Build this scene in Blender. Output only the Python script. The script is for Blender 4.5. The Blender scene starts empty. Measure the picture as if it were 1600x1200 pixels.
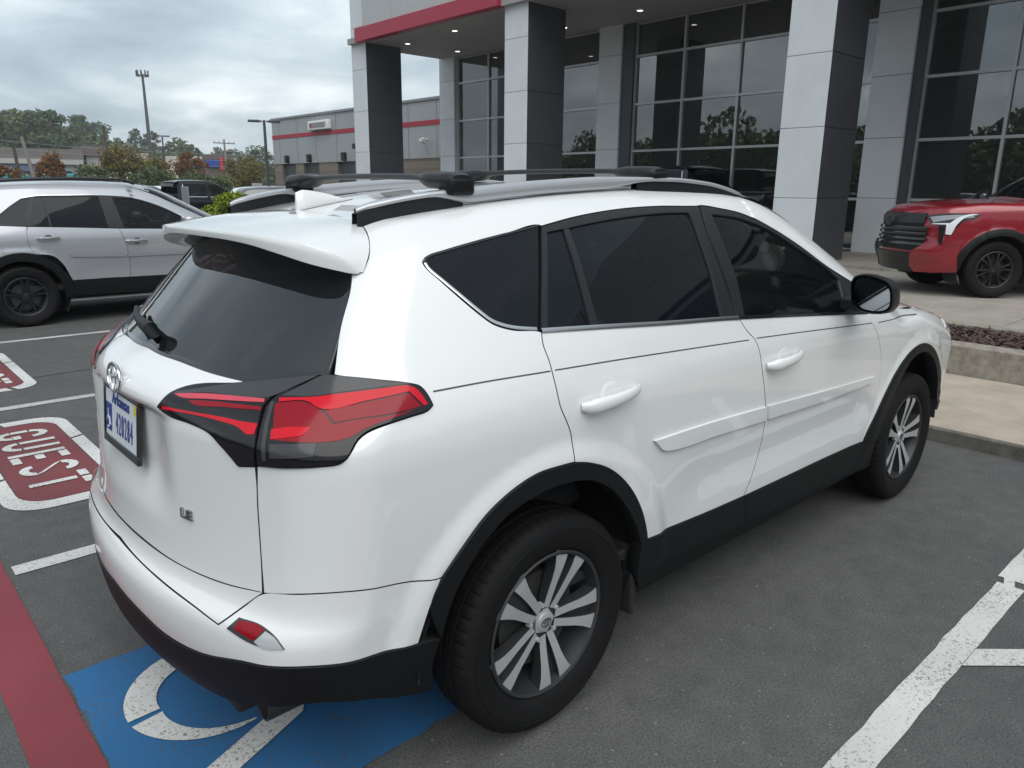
import bpy, bmesh, math, random
import numpy as np
from mathutils import Vector, Matrix
from mathutils.geometry import delaunay_2d_cdt
random.seed(7); rng=np.random.default_rng(7)
C=bpy.context.scene.collection
SC=bpy.context.scene
rad=math.radians
# ---------------------------------------------------------------- camera, sky, sun, exposure
YAW,PITCH,ROLL=0.827867565,0.253366129,0.00971935665
_f=Vector((math.cos(YAW)*math.cos(PITCH),math.sin(YAW)*math.cos(PITCH),-math.sin(PITCH)))
_r=Vector((math.sin(YAW),-math.cos(YAW),0)); _u=_r.cross(_f)
_r2=_r*math.cos(ROLL)+_u*math.sin(ROLL); _u2=_u*math.cos(ROLL)-_r*math.sin(ROLL)
cam_data=bpy.data.cameras.new('camera'); cam=bpy.data.objects.new('camera',cam_data); C.objects.link(cam)
cam_data.sensor_width=36; cam_data.lens=36*1169.32/1600; cam_data.clip_end=3000; cam_data.clip_start=.02
cam.matrix_world=Matrix(((_r2.x,_u2.x,-_f.x,-1.41905508),(_r2.y,_u2.y,-_f.y,-2.24980451),(_r2.z,_u2.z,-_f.z,1.5898701),(0,0,0,1)))
SC.camera=cam
SUN_EL,SUN_AZ=56,234      # azimuth measured from +X towards +Y
SKY_STRENGTH=.10
world=bpy.data.worlds.new('World'); SC.world=world; world.use_nodes=True
def build_world():
    nt=world.node_tree; N=nt.nodes; L=nt.links; N.clear()
    out=N.new('ShaderNodeOutputWorld'); bg=N.new('ShaderNodeBackground'); bg.inputs[1].default_value=SKY_STRENGTH
    sky=N.new('ShaderNodeTexSky'); sky.sky_type='NISHITA'; sky.sun_disc=False; sky.sun_elevation=rad(SUN_EL); sky.sun_rotation=rad(90-SUN_AZ)
    tc=N.new('ShaderNodeTexCoord'); sep=N.new('ShaderNodeSeparateXYZ'); L.new(tc.outputs['Generated'],sep.inputs[0])
    # project the view direction on a flat cloud deck
    mz=N.new('ShaderNodeMath'); mz.operation='MAXIMUM'; mz.inputs[1].default_value=0.0; L.new(sep.outputs[2],mz.inputs[0])
    az=N.new('ShaderNodeMath'); az.operation='ADD'; az.inputs[1].default_value=.22; L.new(mz.outputs[0],az.inputs[0])
    dx=N.new('ShaderNodeMath'); dx.operation='DIVIDE'; L.new(sep.outputs[0],dx.inputs[0]); L.new(az.outputs[0],dx.inputs[1])
    dy=N.new('ShaderNodeMath'); dy.operation='DIVIDE'; L.new(sep.outputs[1],dy.inputs[0]); L.new(az.outputs[0],dy.inputs[1])
    cb=N.new('ShaderNodeCombineXYZ'); L.new(dx.outputs[0],cb.inputs[0]); L.new(dy.outputs[0],cb.inputs[1])
    n1=N.new('ShaderNodeTexNoise'); n1.inputs['Scale'].default_value=1.15; n1.inputs['Detail'].default_value=7; n1.inputs['Roughness'].default_value=.55; n1.inputs['Distortion'].default_value=.35
    L.new(cb.outputs[0],n1.inputs['Vector'])
    n2=N.new('ShaderNodeTexNoise'); n2.inputs['Scale'].default_value=.55; n2.inputs['Detail'].default_value=4; L.new(cb.outputs[0],n2.inputs['Vector'])
    r1=N.new('ShaderNodeValToRGB'); e=r1.color_ramp.elements
    e[0].position=.32; e[0].color=(2.0,2.5,2.9,1); e[1].position=.68; e[1].color=(6.0,6.4,6.55,1)
    m=e.new(.47); m.color=(3.0,3.55,3.95,1); m=e.new(.58); m.color=(4.2,4.7,5.0,1)
    L.new(n1.outputs[0],r1.inputs[0])
    r2=N.new('ShaderNodeValToRGB'); e=r2.color_ramp.elements; e[0].position=.35; e[0].color=(.9,.9,.9,1); e[1].position=.65; e[1].color=(1.08,1.08,1.08,1); L.new(n2.outputs[0],r2.inputs[0])
    mul=N.new('ShaderNodeMix'); mul.data_type='RGBA'; mul.blend_type='MULTIPLY'; mul.inputs[0].default_value=1; L.new(r1.outputs[0],mul.inputs[6]); L.new(r2.outputs[0],mul.inputs[7])
    mx=N.new('ShaderNodeMix'); mx.data_type='RGBA'; mx.inputs[0].default_value=.93; L.new(sky.outputs[0],mx.inputs[6]); L.new(mul.outputs[2],mx.inputs[7])
    L.new(mx.outputs[2],bg.inputs[0]); L.new(bg.outputs[0],out.inputs[0])
build_world()
sun_d=bpy.data.lights.new('sun','SUN'); sun=bpy.data.objects.new('sun',sun_d); C.objects.link(sun)
sun_d.energy=1.35; sun_d.angle=rad(66); sun_d.color=(1,.97,.93)
_sd=Vector((math.cos(rad(SUN_EL))*math.cos(rad(SUN_AZ)),math.cos(rad(SUN_EL))*math.sin(rad(SUN_AZ)),math.sin(rad(SUN_EL))))
sun.rotation_euler=_sd.to_track_quat('Z','Y').to_euler()
SC.view_settings.view_transform='Standard'; SC.view_settings.look='None'; SC.view_settings.gamma=1; SC.view_settings.exposure=0.90
SC.view_settings.use_curve_mapping=False
# ---------------------------------------------------------------- materials
def mat(name,col,rough=.5,metal=0.,coat=0.,spec=.5,var=0.,vscale=8.,bump=0.,bscale=60.,emit=None,estr=0,coat_rough=.03,objvar=0.):
    m=bpy.data.materials.new(name); m.use_nodes=True; nt=m.node_tree; b=nt.nodes['Principled BSDF']
    b.inputs['Base Color'].default_value=(*col,1); b.inputs['Roughness'].default_value=rough; b.inputs['Metallic'].default_value=metal
    b.inputs['Coat Weight'].default_value=coat; b.inputs['Coat Roughness'].default_value=coat_rough; b.inputs['Specular IOR Level'].default_value=spec
    if var or bump: tc=nt.nodes.new('ShaderNodeTexCoord')
    if var:
        n=nt.nodes.new('ShaderNodeTexNoise'); n.inputs['Scale'].default_value=vscale; n.inputs['Detail'].default_value=6; n.inputs['Roughness'].default_value=.65
        nt.links.new(tc.outputs['Object'],n.inputs['Vector'])
        r=nt.nodes.new('ShaderNodeValToRGB'); e=r.color_ramp.elements; e[0].position=.3; e[1].position=.7
        e[0].color=(*[c*(1-var) for c in col],1); e[1].color=(*[min(1,c*(1+var)) for c in col],1)
        nt.links.new(n.outputs[0],r.inputs[0]); nt.links.new(r.outputs[0],b.inputs['Base Color'])
    if bump:
        n=nt.nodes.new('ShaderNodeTexNoise'); n.inputs['Scale'].default_value=bscale; n.inputs['Detail'].default_value=4
        nt.links.new(tc.outputs['Object'],n.inputs['Vector'])
        bp=nt.nodes.new('ShaderNodeBump'); bp.inputs['Strength'].default_value=bump; bp.inputs['Distance'].default_value=.004
        nt.links.new(n.outputs[0],bp.inputs['Height']); nt.links.new(bp.outputs[0],b.inputs['Normal'])
    if objvar:
        src=b.inputs['Base Color'].links[0].from_socket if b.inputs['Base Color'].links else None
        oi=nt.nodes.new('ShaderNodeObjectInfo'); mr=nt.nodes.new('ShaderNodeMapRange'); mr.inputs['To Min'].default_value=1-objvar; mr.inputs['To Max'].default_value=1+objvar; nt.links.new(oi.outputs['Random'],mr.inputs['Value'])
        hs=nt.nodes.new('ShaderNodeHueSaturation'); nt.links.new(mr.outputs[0],hs.inputs['Value'])
        if src: nt.links.new(src,hs.inputs['Color'])
        else: hs.inputs['Color'].default_value=(*col,1)
        nt.links.new(hs.outputs[0],b.inputs['Base Color'])
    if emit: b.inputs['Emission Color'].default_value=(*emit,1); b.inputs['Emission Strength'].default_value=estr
    return m
def glass(name,tint,through,rough=.01,ior=1.5,base=(.008,.01,.012)):
    # dark tinted pane: coated black body that lets a little light through
    m=bpy.data.materials.new(name); m.use_nodes=True; nt=m.node_tree; N=nt.nodes; L=nt.links
    b=N['Principled BSDF']; b.inputs['Base Color'].default_value=(*base,1); b.inputs['Roughness'].default_value=rough; b.inputs['IOR'].default_value=ior
    gl=N.new('ShaderNodeBsdfGlossy'); gl.inputs['Roughness'].default_value=rough; gl.inputs['Color'].default_value=(1,1,1,1)
    tr=N.new('ShaderNodeBsdfTransparent'); tr.inputs[0].default_value=(*tint,1)
    mx=N.new('ShaderNodeMixShader'); mx.inputs[0].default_value=through
    fr=N.new('ShaderNodeFresnel'); fr.inputs['IOR'].default_value=ior
    di=N.new('ShaderNodeBsdfDiffuse'); di.inputs[0].default_value=(*base,1)
    L.new(di.outputs[0],mx.inputs[1]); L.new(tr.outputs[0],mx.inputs[2])
    m2=N.new('ShaderNodeMixShader'); L.new(fr.outputs[0],m2.inputs[0]); L.new(mx.outputs[0],m2.inputs[1]); L.new(gl.outputs[0],m2.inputs[2])
    L.new(m2.outputs[0],N['Material Output'].inputs[0]); N.remove(b)
    return m
def asphalt():
    m=bpy.data.materials.new('asphalt'); m.use_nodes=True; nt=m.node_tree; N=nt.nodes; L=nt.links; b=N['Principled BSDF']
    tc=N.new('ShaderNodeTexCoord')
    n1=N.new('ShaderNodeTexNoise'); n1.inputs['Scale'].default_value=.45; n1.inputs['Detail'].default_value=5; n1.inputs['Roughness'].default_value=.6
    n2=N.new('ShaderNodeTexNoise'); n2.inputs['Scale'].default_value=130; n2.inputs['Detail'].default_value=4; n2.inputs['Roughness'].default_value=.75
    v=N.new('ShaderNodeTexVoronoi'); v.inputs['Scale'].default_value=170
    n3=N.new('ShaderNodeTexNoise'); n3.inputs['Scale'].default_value=9; n3.inputs['Detail'].default_value=6; n3.inputs['Roughness'].default_value=.7
    for n in(n1,n2,v,n3): L.new(tc.outputs['Object'],n.inputs['Vector'])
    r1=N.new('ShaderNodeValToRGB'); e=r1.color_ramp.elements; e[0].position=.3; e[0].color=(.064,.0645,.066,1); e[1].position=.72; e[1].color=(.102,.102,.102,1); L.new(n1.outputs[0],r1.inputs[0])
    r2=N.new('ShaderNodeValToRGB'); e=r2.color_ramp.elements; e[0].position=.33; e[0].color=(.50,.50,.505,1); e[1].position=.72; e[1].color=(1.75,1.74,1.71,1); L.new(n2.outputs[0],r2.inputs[0])
    r3=N.new('ShaderNodeValToRGB'); e=r3.color_ramp.elements; e[0].position=.25; e[0].color=(.78,.78,.79,1); e[1].position=.75; e[1].color=(1.2,1.19,1.17,1); L.new(n3.outputs[0],r3.inputs[0])
    rv=N.new('ShaderNodeValToRGB'); e=rv.color_ramp.elements; e[0].position=.93; e[0].color=(0,0,0,1); e[1].position=.97; e[1].color=(1,1,1,1); L.new(v.outputs['Color'],rv.inputs[0])
    def mulc(a,bb):
        k=N.new('ShaderNodeMix'); k.data_type='RGBA'; k.blend_type='MULTIPLY'; k.inputs[0].default_value=1; L.new(a,k.inputs[6]); L.new(bb,k.inputs[7]); return k.outputs[2]
    c=mulc(mulc(r1.outputs[0],r2.outputs[0]),r3.outputs[0])
    st=N.new('ShaderNodeTexNoise'); st.inputs['Scale'].default_value=1.1; st.inputs['Detail'].default_value=7; st.inputs['Roughness'].default_value=.62; L.new(tc.outputs['Object'],st.inputs['Vector'])
    rs=N.new('ShaderNodeValToRGB'); e=rs.color_ramp.elements; e[0].position=.60; e[0].color=(1,1,1,1); e[1].position=.72; e[1].color=(.55,.545,.54,1); L.new(st.outputs[0],rs.inputs[0]); c=mulc(c,rs.outputs[0])
    k=N.new('ShaderNodeMix'); k.data_type='RGBA'; L.new(rv.outputs[0],k.inputs[0]); L.new(c,k.inputs[6]); k.inputs[7].default_value=(.22,.215,.21,1)
    L.new(k.outputs[2],b.inputs['Base Color']); b.inputs['Roughness'].default_value=.82; b.inputs['Specular IOR Level'].default_value=.35
    bp=N.new('ShaderNodeBump'); bp.inputs['Strength'].default_value=.7; bp.inputs['Distance'].default_value=.004; L.new(n2.outputs[0],bp.inputs['Height']); L.new(bp.outputs[0],b.inputs['Normal'])
    return m
def road_paint(name,col,under=(.075,.075,.075),wear=.5,scale=95.,patch=.22):
    # painted marking worn through to the asphalt below
    m=bpy.data.materials.new(name); m.use_nodes=True; nt=m.node_tree; N=nt.nodes; L=nt.links; b=N['Principled BSDF']
    tc=N.new('ShaderNodeTexCoord')
    a=N.new('ShaderNodeTexNoise'); a.inputs['Scale'].default_value=scale; a.inputs['Detail'].default_value=5; a.inputs['Roughness'].default_value=.75
    a2=N.new('ShaderNodeTexNoise'); a2.inputs['Scale'].default_value=4; a2.inputs['Detail'].default_value=4
    a3=N.new('ShaderNodeTexNoise'); a3.inputs['Scale'].default_value=1.3; a3.inputs['Detail'].default_value=3
    for n in(a,a2,a3): L.new(tc.outputs['Object'],n.inputs['Vector'])
    s=N.new('ShaderNodeMath'); s.operation='MULTIPLY_ADD'; s.inputs[1].default_value=patch; L.new(a2.outputs[0],s.inputs[0]); L.new(a.outputs[0],s.inputs[2])
    r=N.new('ShaderNodeValToRGB'); e=r.color_ramp.elements; e[0].position=wear; e[0].color=(0,0,0,1); e[1].position=wear+.13; e[1].color=(1,1,1,1); L.new(s.outputs[0],r.inputs[0])
    rc=N.new('ShaderNodeValToRGB'); e=rc.color_ramp.elements; e[0].position=.3; e[0].color=(*[c*.8 for c in col],1); e[1].position=.7; e[1].color=(*[min(1,c*1.15) for c in col],1); L.new(a3.outputs[0],rc.inputs[0])
    k=N.new('ShaderNodeMix'); k.data_type='RGBA'; L.new(r.outputs[0],k.inputs[0]); k.inputs[6].default_value=(*under,1); L.new(rc.outputs[0],k.inputs[7])
    L.new(k.outputs[2],b.inputs['Base Color']); b.inputs['Roughness'].default_value=.75; b.inputs['Specular IOR Level'].default_value=.3
    bp=N.new('ShaderNodeBump'); bp.inputs['Strength'].default_value=.5; bp.inputs['Distance'].default_value=.003; L.new(a.outputs[0],bp.inputs['Height']); L.new(bp.outputs[0],b.inputs['Normal'])
    return m
def leaf_mat(name,c0,c1):
    m=bpy.data.materials.new(name); m.use_nodes=True; nt=m.node_tree; N=nt.nodes; L=nt.links; b=N['Principled BSDF']
    g=N.new('ShaderNodeNewGeometry'); r=N.new('ShaderNodeValToRGB'); e=r.color_ramp.elements; e[0].color=(*c0,1); e[1].color=(*c1,1)
    L.new(g.outputs['Random Per Island'],r.inputs[0]); L.new(r.outputs[0],b.inputs['Base Color']); b.inputs['Roughness'].default_value=.7; b.inputs['Specular IOR Level'].default_value=.2
    return m
M={}
M['white']=mat('pearl white car paint',(.74,.755,.75),.28,coat=1.,coat_rough=.02)
M['black_plastic']=mat('textured black plastic',(.006,.007,.008),.5,spec=.25,bump=.25,bscale=400)
M['gloss_black']=mat('gloss black trim',(.010,.011,.013),.12,coat=.6)
M['satin_black']=mat('satin black trim',(.015,.016,.018),.36,spec=.35,var=.15,vscale=60)
M['rubber']=mat('tyre rubber',(.006,.006,.0065),.75,spec=.25,var=.25,vscale=30,bump=.2,bscale=90)

M['rim_dark']=mat('dark rim paint',(.030,.031,.034),.38)
M['rim_silver']=mat('machined alloy',(.52,.525,.53),.40,metal=.45)
M['rim_black']=mat('gloss black alloy',(.012,.012,.013),.22,coat=.5)
M['chrome']=mat('chrome',(.72,.73,.74),.10,metal=1)
M['satin_chrome']=mat('satin chrome trim',(.55,.55,.55),.25,metal=1)
M['pinstripe']=mat('grey pinstripe tape',(.05,.052,.055),.5)
M['badge_grey']=mat('brushed badge metal',(.20,.205,.21),.3,metal=.8)
M['dark_metal']=mat('dark metal',(.06,.06,.06),.5,metal=.5,var=.3)
M['seat']=mat('grey seat fabric',(.05,.05,.052),.9,var=.2,vscale=40)
M['interior']=mat('dark interior trim',(.02,.02,.021),.8)
M['tint']=glass('privacy glass',(.3,.31,.32),.14,ior=1.32,base=(.006,.008,.011))
M['tint_front']=glass('front door glass',(.42,.46,.46),.6,ior=1.32)
M['rear_glass']=glass('rear window glass',(.2,.21,.22),.05,ior=1.75)
M['clear']=glass('windscreen glass',(.55,.6,.6),.8)
M['lens_dark']=mat('smoked lamp lens',(.010,.009,.011),.12,coat=.15,spec=.35)
M['lens_red']=mat('bright red lamp lens',(.55,.004,.016),.18,coat=.12,spec=.25)
M['lens_mid']=mat('deep red lamp lens',(.24,.003,.010),.16,coat=.12,spec=.25)
M['lens_pink']=mat('pale pink lamp reflector',(.55,.07,.10),.18,coat=.12,spec=.25)
M['lens_grey']=mat('grey lamp reflector',(.045,.047,.05),.2,coat=.15,spec=.35)
M['lens_clear']=mat('clear ribbed lens',(.42,.44,.45),.18,coat=1)
M['head_lens']=mat('headlight lens',(.30,.32,.34),.08,coat=1)
M['drl']=mat('white light guide',(.75,.78,.8),.2,coat=1)
M['plate_white']=mat('plate white',(.62,.65,.70),.4,var=.06,vscale=20)
M['plate_blue']=mat('plate blue',(.020,.050,.24),.4)
M['plate_yellow']=mat('sticker yellow',(.62,.48,.03),.5)
M['silver']=mat('silver car paint',(.41,.423,.447),.30,metal=.35,coat=1.)
M['red']=mat('red truck paint',(.25,.005,.015),.30,metal=.15,coat=1.)
M['black_paint']=mat('black car paint',(.005,.006,.009),.22,coat=.4,spec=.3)
M['grey_paint']=mat('dark grey car paint',(.10,.105,.11),.3,metal=.3,coat=1.)
M['teal_paint']=mat('teal car paint',(.05,.33,.38),.3,coat=1.)
M['tan_paint']=mat('tan car paint',(.42,.38,.28),.3,coat=1.)
M['asphalt']=asphalt()
M['paint_white']=road_paint('white road paint',(.56,.56,.545),wear=.445)
M['paint_white2']=road_paint('old white road paint',(.46,.46,.45),wear=.44)
M['paint_red']=road_paint('red road paint',(.215,.042,.055),wear=.43)
M['paint_red2']=road_paint('dull red road paint',(.17,.040,.046),wear=.45)
M['paint_blue']=road_paint('blue road paint',(.022,.115,.27),wear=.44)
M['concrete']=mat('tan concrete',(.37,.315,.255),.85,var=.16,vscale=3.5,objvar=.05,bump=.5,bscale=140)
M['concrete_drive']=mat('grey tan concrete',(.29,.265,.23),.82,var=.2,vscale=1.6,objvar=.06,bump=.4,bscale=120)
M['kerb']=mat('dirty kerb concrete',(.115,.108,.095),.9,var=.4,vscale=9,bump=.6,bscale=80)
M['planter']=mat('weathered concrete edging',(.25,.225,.185),.9,var=.38,vscale=12,bump=.7,bscale=60)
M['soil']=mat('dark soil',(.03,.022,.02),.95,var=.4,vscale=30)
M['mulch']=leaf_mat('mulch chips',(.022,.015,.013),(.115,.075,.065))
M['panel_grey']=mat('silver grey cladding panel',(.60,.625,.65),.42,metal=.10,var=.05,vscale=1.5,objvar=.05)
M['panel_green']=mat('grey facade panel',(.42,.44,.44),.45,var=.05,vscale=1.2,objvar=.04)
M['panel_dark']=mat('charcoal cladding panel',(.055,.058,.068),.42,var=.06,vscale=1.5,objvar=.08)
M['core']=mat('panel joint black',(.02,.02,.021),.8)
M['soffit']=mat('soffit grey',(.30,.30,.305),.7,var=.05,vscale=1)
M['red_band']=mat('red fascia',(.34,.022,.05),.4,var=.05,vscale=2)
M['mullion']=mat('light aluminium mullion',(.50,.52,.52),.35,metal=.4)
M['pane']=glass('tinted shop glass',(.40,.47,.44),.75,ior=2.4,base=(.028,.038,.035))
M['room_dark']=mat('dim showroom wall',(.24,.25,.25),.8,var=.1,vscale=.7)
M['room_floor']=mat('showroom floor tile',(.20,.19,.17),.25,var=.1,vscale=2)
M['lamp']=mat('lit downlight',(.9,.88,.8),.4,emit=(1,.93,.8),estr=2.2)
M['lamp_ring']=mat('downlight trim',(.7,.7,.68),.4)
M['service_wall']=mat('service bay grey wall',(.31,.325,.33),.6,var=.05,vscale=.8)
M['service_red']=mat('service red stripe',(.33,.018,.035),.5)
M['door_dark']=mat('dark roller door',(.055,.06,.063),.5)
M['pole']=mat('dark steel pole',(.055,.058,.062),.5)
M['wood_pole']=mat('weathered timber pole',(.24,.215,.19),.9,var=.2)
M['galv']=mat('galvanised steel',(.32,.33,.34),.45,metal=.5)
M['sign_grey']=mat('grey sign back',(.22,.235,.25),.55)
M['store_grey']=mat('store roof band',(.15,.14,.125),.8,var=.08)
M['store_cream']=mat('store cream wall',(.50,.46,.38),.8,var=.08)
M['store_white']=mat('store pale fascia',(.40,.385,.36),.8,var=.06)
M['store_brown']=mat('store brown brick',(.13,.10,.095),.85,var=.12)
M['store_blue']=mat('blue awning',(.04,.06,.12),.6)
M['sign_blue']=mat('blue shop sign',(.02,.06,.30),.4)
M['sign_red']=mat('red shop sign',(.5,.03,.04),.4)
M['bark']=mat('tree bark',(.075,.058,.045),.95,var=.3,vscale=6)
M['grass']=mat('dry roadside grass',(.10,.115,.045),.95,var=.35,vscale=.4)
M['hill']=mat('wooded slope ground',(.045,.062,.022),.95,var=.4,vscale=.05)
M['pine']=leaf_mat('pine needles',(.042,.075,.036),(.115,.160,.075))
M['oak']=leaf_mat('oak leaves',(.050,.080,.030),(.13,.165,.065))
M['autumn']=leaf_mat('rust leaves',(.10,.042,.014),(.24,.115,.035))
M['gold']=leaf_mat('yellow green leaves',(.085,.075,.020),(.21,.165,.045))
M['maple_red']=leaf_mat('dull red leaves',(.13,.045,.035),(.23,.095,.075))
M['shrub']=leaf_mat('bright shrub leaves',(.075,.115,.010),(.27,.33,.035))
def brick_mat():
    m=bpy.data.materials.new('split face block'); m.use_nodes=True; nt=m.node_tree; N=nt.nodes; L=nt.links; b=N['Principled BSDF']
    tc=N.new('ShaderNodeTexCoord'); mp=N.new('ShaderNodeMapping'); mp.inputs['Rotation'].default_value=(rad(90),0,rad(90)); L.new(tc.outputs['Object'],mp.inputs[0])
    t=N.new('ShaderNodeTexBrick'); t.inputs['Color1'].default_value=(.20,.165,.135,1); t.inputs['Color2'].default_value=(.15,.125,.105,1); t.inputs['Mortar'].default_value=(.09,.08,.07,1)
    t.inputs['Scale'].default_value=1; t.inputs['Brick Width'].default_value=.4; t.inputs['Row Height'].default_value=.2; t.inputs['Mortar Size'].default_value=.012
    L.new(mp.outputs[0],t.inputs[0]); L.new(t.outputs[0],b.inputs['Base Color']); b.inputs['Roughness'].default_value=.9; return m
M['block']=brick_mat()
# ---------------------------------------------------------------- helpers
class MB:
    def __init__(s): s.v=[]; s.f=[]; s.m=[]
    def add(s,vs,fs,mi=0):
        o=len(s.v); s.v+= [tuple(map(float,a)) for a in vs]; s.f+=[tuple(o+i for i in f) for f in fs]; s.m+=[mi]*len(fs); return s
    def box(s,x0,x1,y0,y1,z0,z1,mi=0):
        vs=[(x,y,z) for z in(z0,z1) for y in(y0,y1) for x in(x0,x1)]
        return s.add(vs,[(0,2,3,1),(4,5,7,6),(0,1,5,4),(2,6,7,3),(0,4,6,2),(1,3,7,5)],mi)
    def obox(s,c,ax,ay,az,mi=0):
        c=Vector(c);ax=Vector(ax);ay=Vector(ay);az=Vector(az)
        vs=[c+ax*i+ay*j+az*k for k in(-1,1) for j in(-1,1) for i in(-1,1)]
        return s.add(vs,[(0,2,3,1),(4,5,7,6),(0,1,5,4),(2,6,7,3),(0,4,6,2),(1,3,7,5)],mi)
    def tube(s,path,r,n=8,mi=0,cap=True,sx=1.,up=(0,0,1)):
        P=[Vector(p) for p in path]; R=r if hasattr(r,'__len__') else [r]*len(P); vs=[];fs=[]
        for i,p in enumerate(P):
            t=(P[min(i+1,len(P)-1)]-P[max(i-1,0)]).normalized(); u=Vector(up)
            if abs(t.dot(u))>.97: u=Vector((1,0,0))
            a=t.cross(u).normalized(); b=a.cross(t).normalized()
            for k in range(n):
                g=2*math.pi*k/n; vs.append(p+a*math.cos(g)*R[i]*sx+b*math.sin(g)*R[i])
        for i in range(len(P)-1):
            for k in range(n): fs.append((i*n+k,i*n+(k+1)%n,(i+1)*n+(k+1)%n,(i+1)*n+k))
        if cap: fs.append(tuple(range(n))[::-1]); fs.append(tuple((len(P)-1)*n+k for k in range(n)))
        return s.add(vs,fs,mi)
    def lathe(s,prof,n=48,axis='y',c=(0,0,0),mi=0,mod=None,close=False):
        vs=[];fs=[];m=len(prof)
        for k in range(n):
            g=2*math.pi*k/n
            for j,(r,h) in enumerate(prof):
                rr=r+(mod(k,j) if mod else 0)
                p=(rr*math.cos(g),h,rr*math.sin(g)) if axis=='y' else ((h,rr*math.cos(g),rr*math.sin(g)) if axis=='x' else (rr*math.cos(g),rr*math.sin(g),h))
                vs.append((p[0]+c[0],p[1]+c[1],p[2]+c[2]))
        for k in range(n):
            for j in range(m-1 if not close else m):
                a=k*m+j;b=k*m+(j+1)%m;c2=((k+1)%n)*m+(j+1)%m;d=((k+1)%n)*m+j; fs.append((a,b,c2,d))
        return s.add(vs,fs,mi)
    def prism(s,poly,h0,h1,plane='xy',mi=0):
        def P(a,b,h): return (a,b,h) if plane=='xy' else ((a,h,b) if plane=='xz' else (h,a,b))
        n=len(poly); vs=[P(a,b,h0) for a,b in poly]+[P(a,b,h1) for a,b in poly]
        fs=[tuple(range(n))[::-1],tuple(range(n,2*n))]+[(i,(i+1)%n,n+(i+1)%n,n+i) for i in range(n)]
        return s.add(vs,fs,mi)
    def grid(s,G,mi=0,flip=False):
        G=np.asarray(G); a,b=G.shape[:2]
        fs=[]
        for i in range(a-1):
            for j in range(b-1):
                q=(i*b+j,i*b+j+1,(i+1)*b+j+1,(i+1)*b+j); fs.append(q[::-1] if flip else q)
        return s.add(G.reshape(-1,3),fs,mi)
    def build(s,name,mats,parent=None,smooth=False,bevel=0,ang=35,fix=True):
        me=bpy.data.meshes.new(name); me.from_pydata(s.v,[],s.f)
        mats=mats if isinstance(mats,(list,tuple)) else [mats]
        for m in mats: me.materials.append(M[m] if isinstance(m,str) else m)
        if len(mats)>1: me.polygons.foreach_set('material_index',s.m)
        if fix:
            bm=bmesh.new(); bm.from_mesh(me); bmesh.ops.recalc_face_normals(bm,faces=bm.faces); bm.to_mesh(me); bm.free()
        if smooth:
            me.polygons.foreach_set('use_smooth',[True]*len(me.polygons)); me.set_sharp_from_angle(angle=rad(ang))
        me.update(); o=bpy.data.objects.new(name,me); C.objects.link(o)
        if parent is not None: o.parent=parent
        if bevel:
            b=o.modifiers.new('bevel','BEVEL'); b.width=bevel; b.segments=2; b.limit_method='ANGLE'; b.angle_limit=rad(40)
            me.polygons.foreach_set('use_smooth',[True]*len(me.polygons)); me.set_sharp_from_angle(angle=rad(50))
        return o
def tag(o,label=None,cat=None,group=None,kind=None):
    if label:o['label']=label
    if cat:o['category']=cat
    if group:o['group']=group
    if kind:o['kind']=kind
    return o
def thing(name,label,cat,loc=(0,0,0),rz=0.,group=None,scale=1.):
    o=bpy.data.objects.new(name,None); C.objects.link(o); o.location=loc; o.rotation_euler=(0,0,rz); o.scale=(scale,)*3; o.empty_display_size=.2
    return tag(o,label,cat,group)
def kids(o): return [c for c in bpy.data.objects if c.parent==o]
def copy_tree(o,parent=None,swap=None):
    c=o.copy(); C.objects.link(c); c.parent=parent
    if swap and c.type=='MESH':
        for i,sl in enumerate(c.material_slots):
            if sl.material and sl.material.name in swap:
                k_=sl.material.name; sl.link='OBJECT'; sl.material=swap[k_]
    for k in [k for k in o.children]: copy_tree(k,c,swap)
    return c
def text_mesh(txt,size,depth,name,m,parent,mtx,sx=1.,bold=.0,space=1.):
    cu=bpy.data.curves.new('t','FONT'); cu.body=txt; cu.size=size; cu.extrude=depth; cu.align_x='CENTER'; cu.align_y='CENTER'; cu.offset=bold; cu.resolution_u=4; cu.space_character=space
    o=bpy.data.objects.new('t',cu); C.objects.link(o); bpy.context.view_layer.update()
    me=bpy.data.meshes.new_from_object(o.evaluated_get(bpy.context.evaluated_depsgraph_get())); bpy.data.objects.remove(o); bpy.data.curves.remove(cu)
    me.transform(Matrix(mtx)@Matrix.Diagonal((sx,1,1,1))); me.materials.clear(); me.materials.append(M[m]); me.name=name
    o=bpy.data.objects.new(name,me); C.objects.link(o)
    if parent is not None:o.parent=parent
    return o
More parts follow.
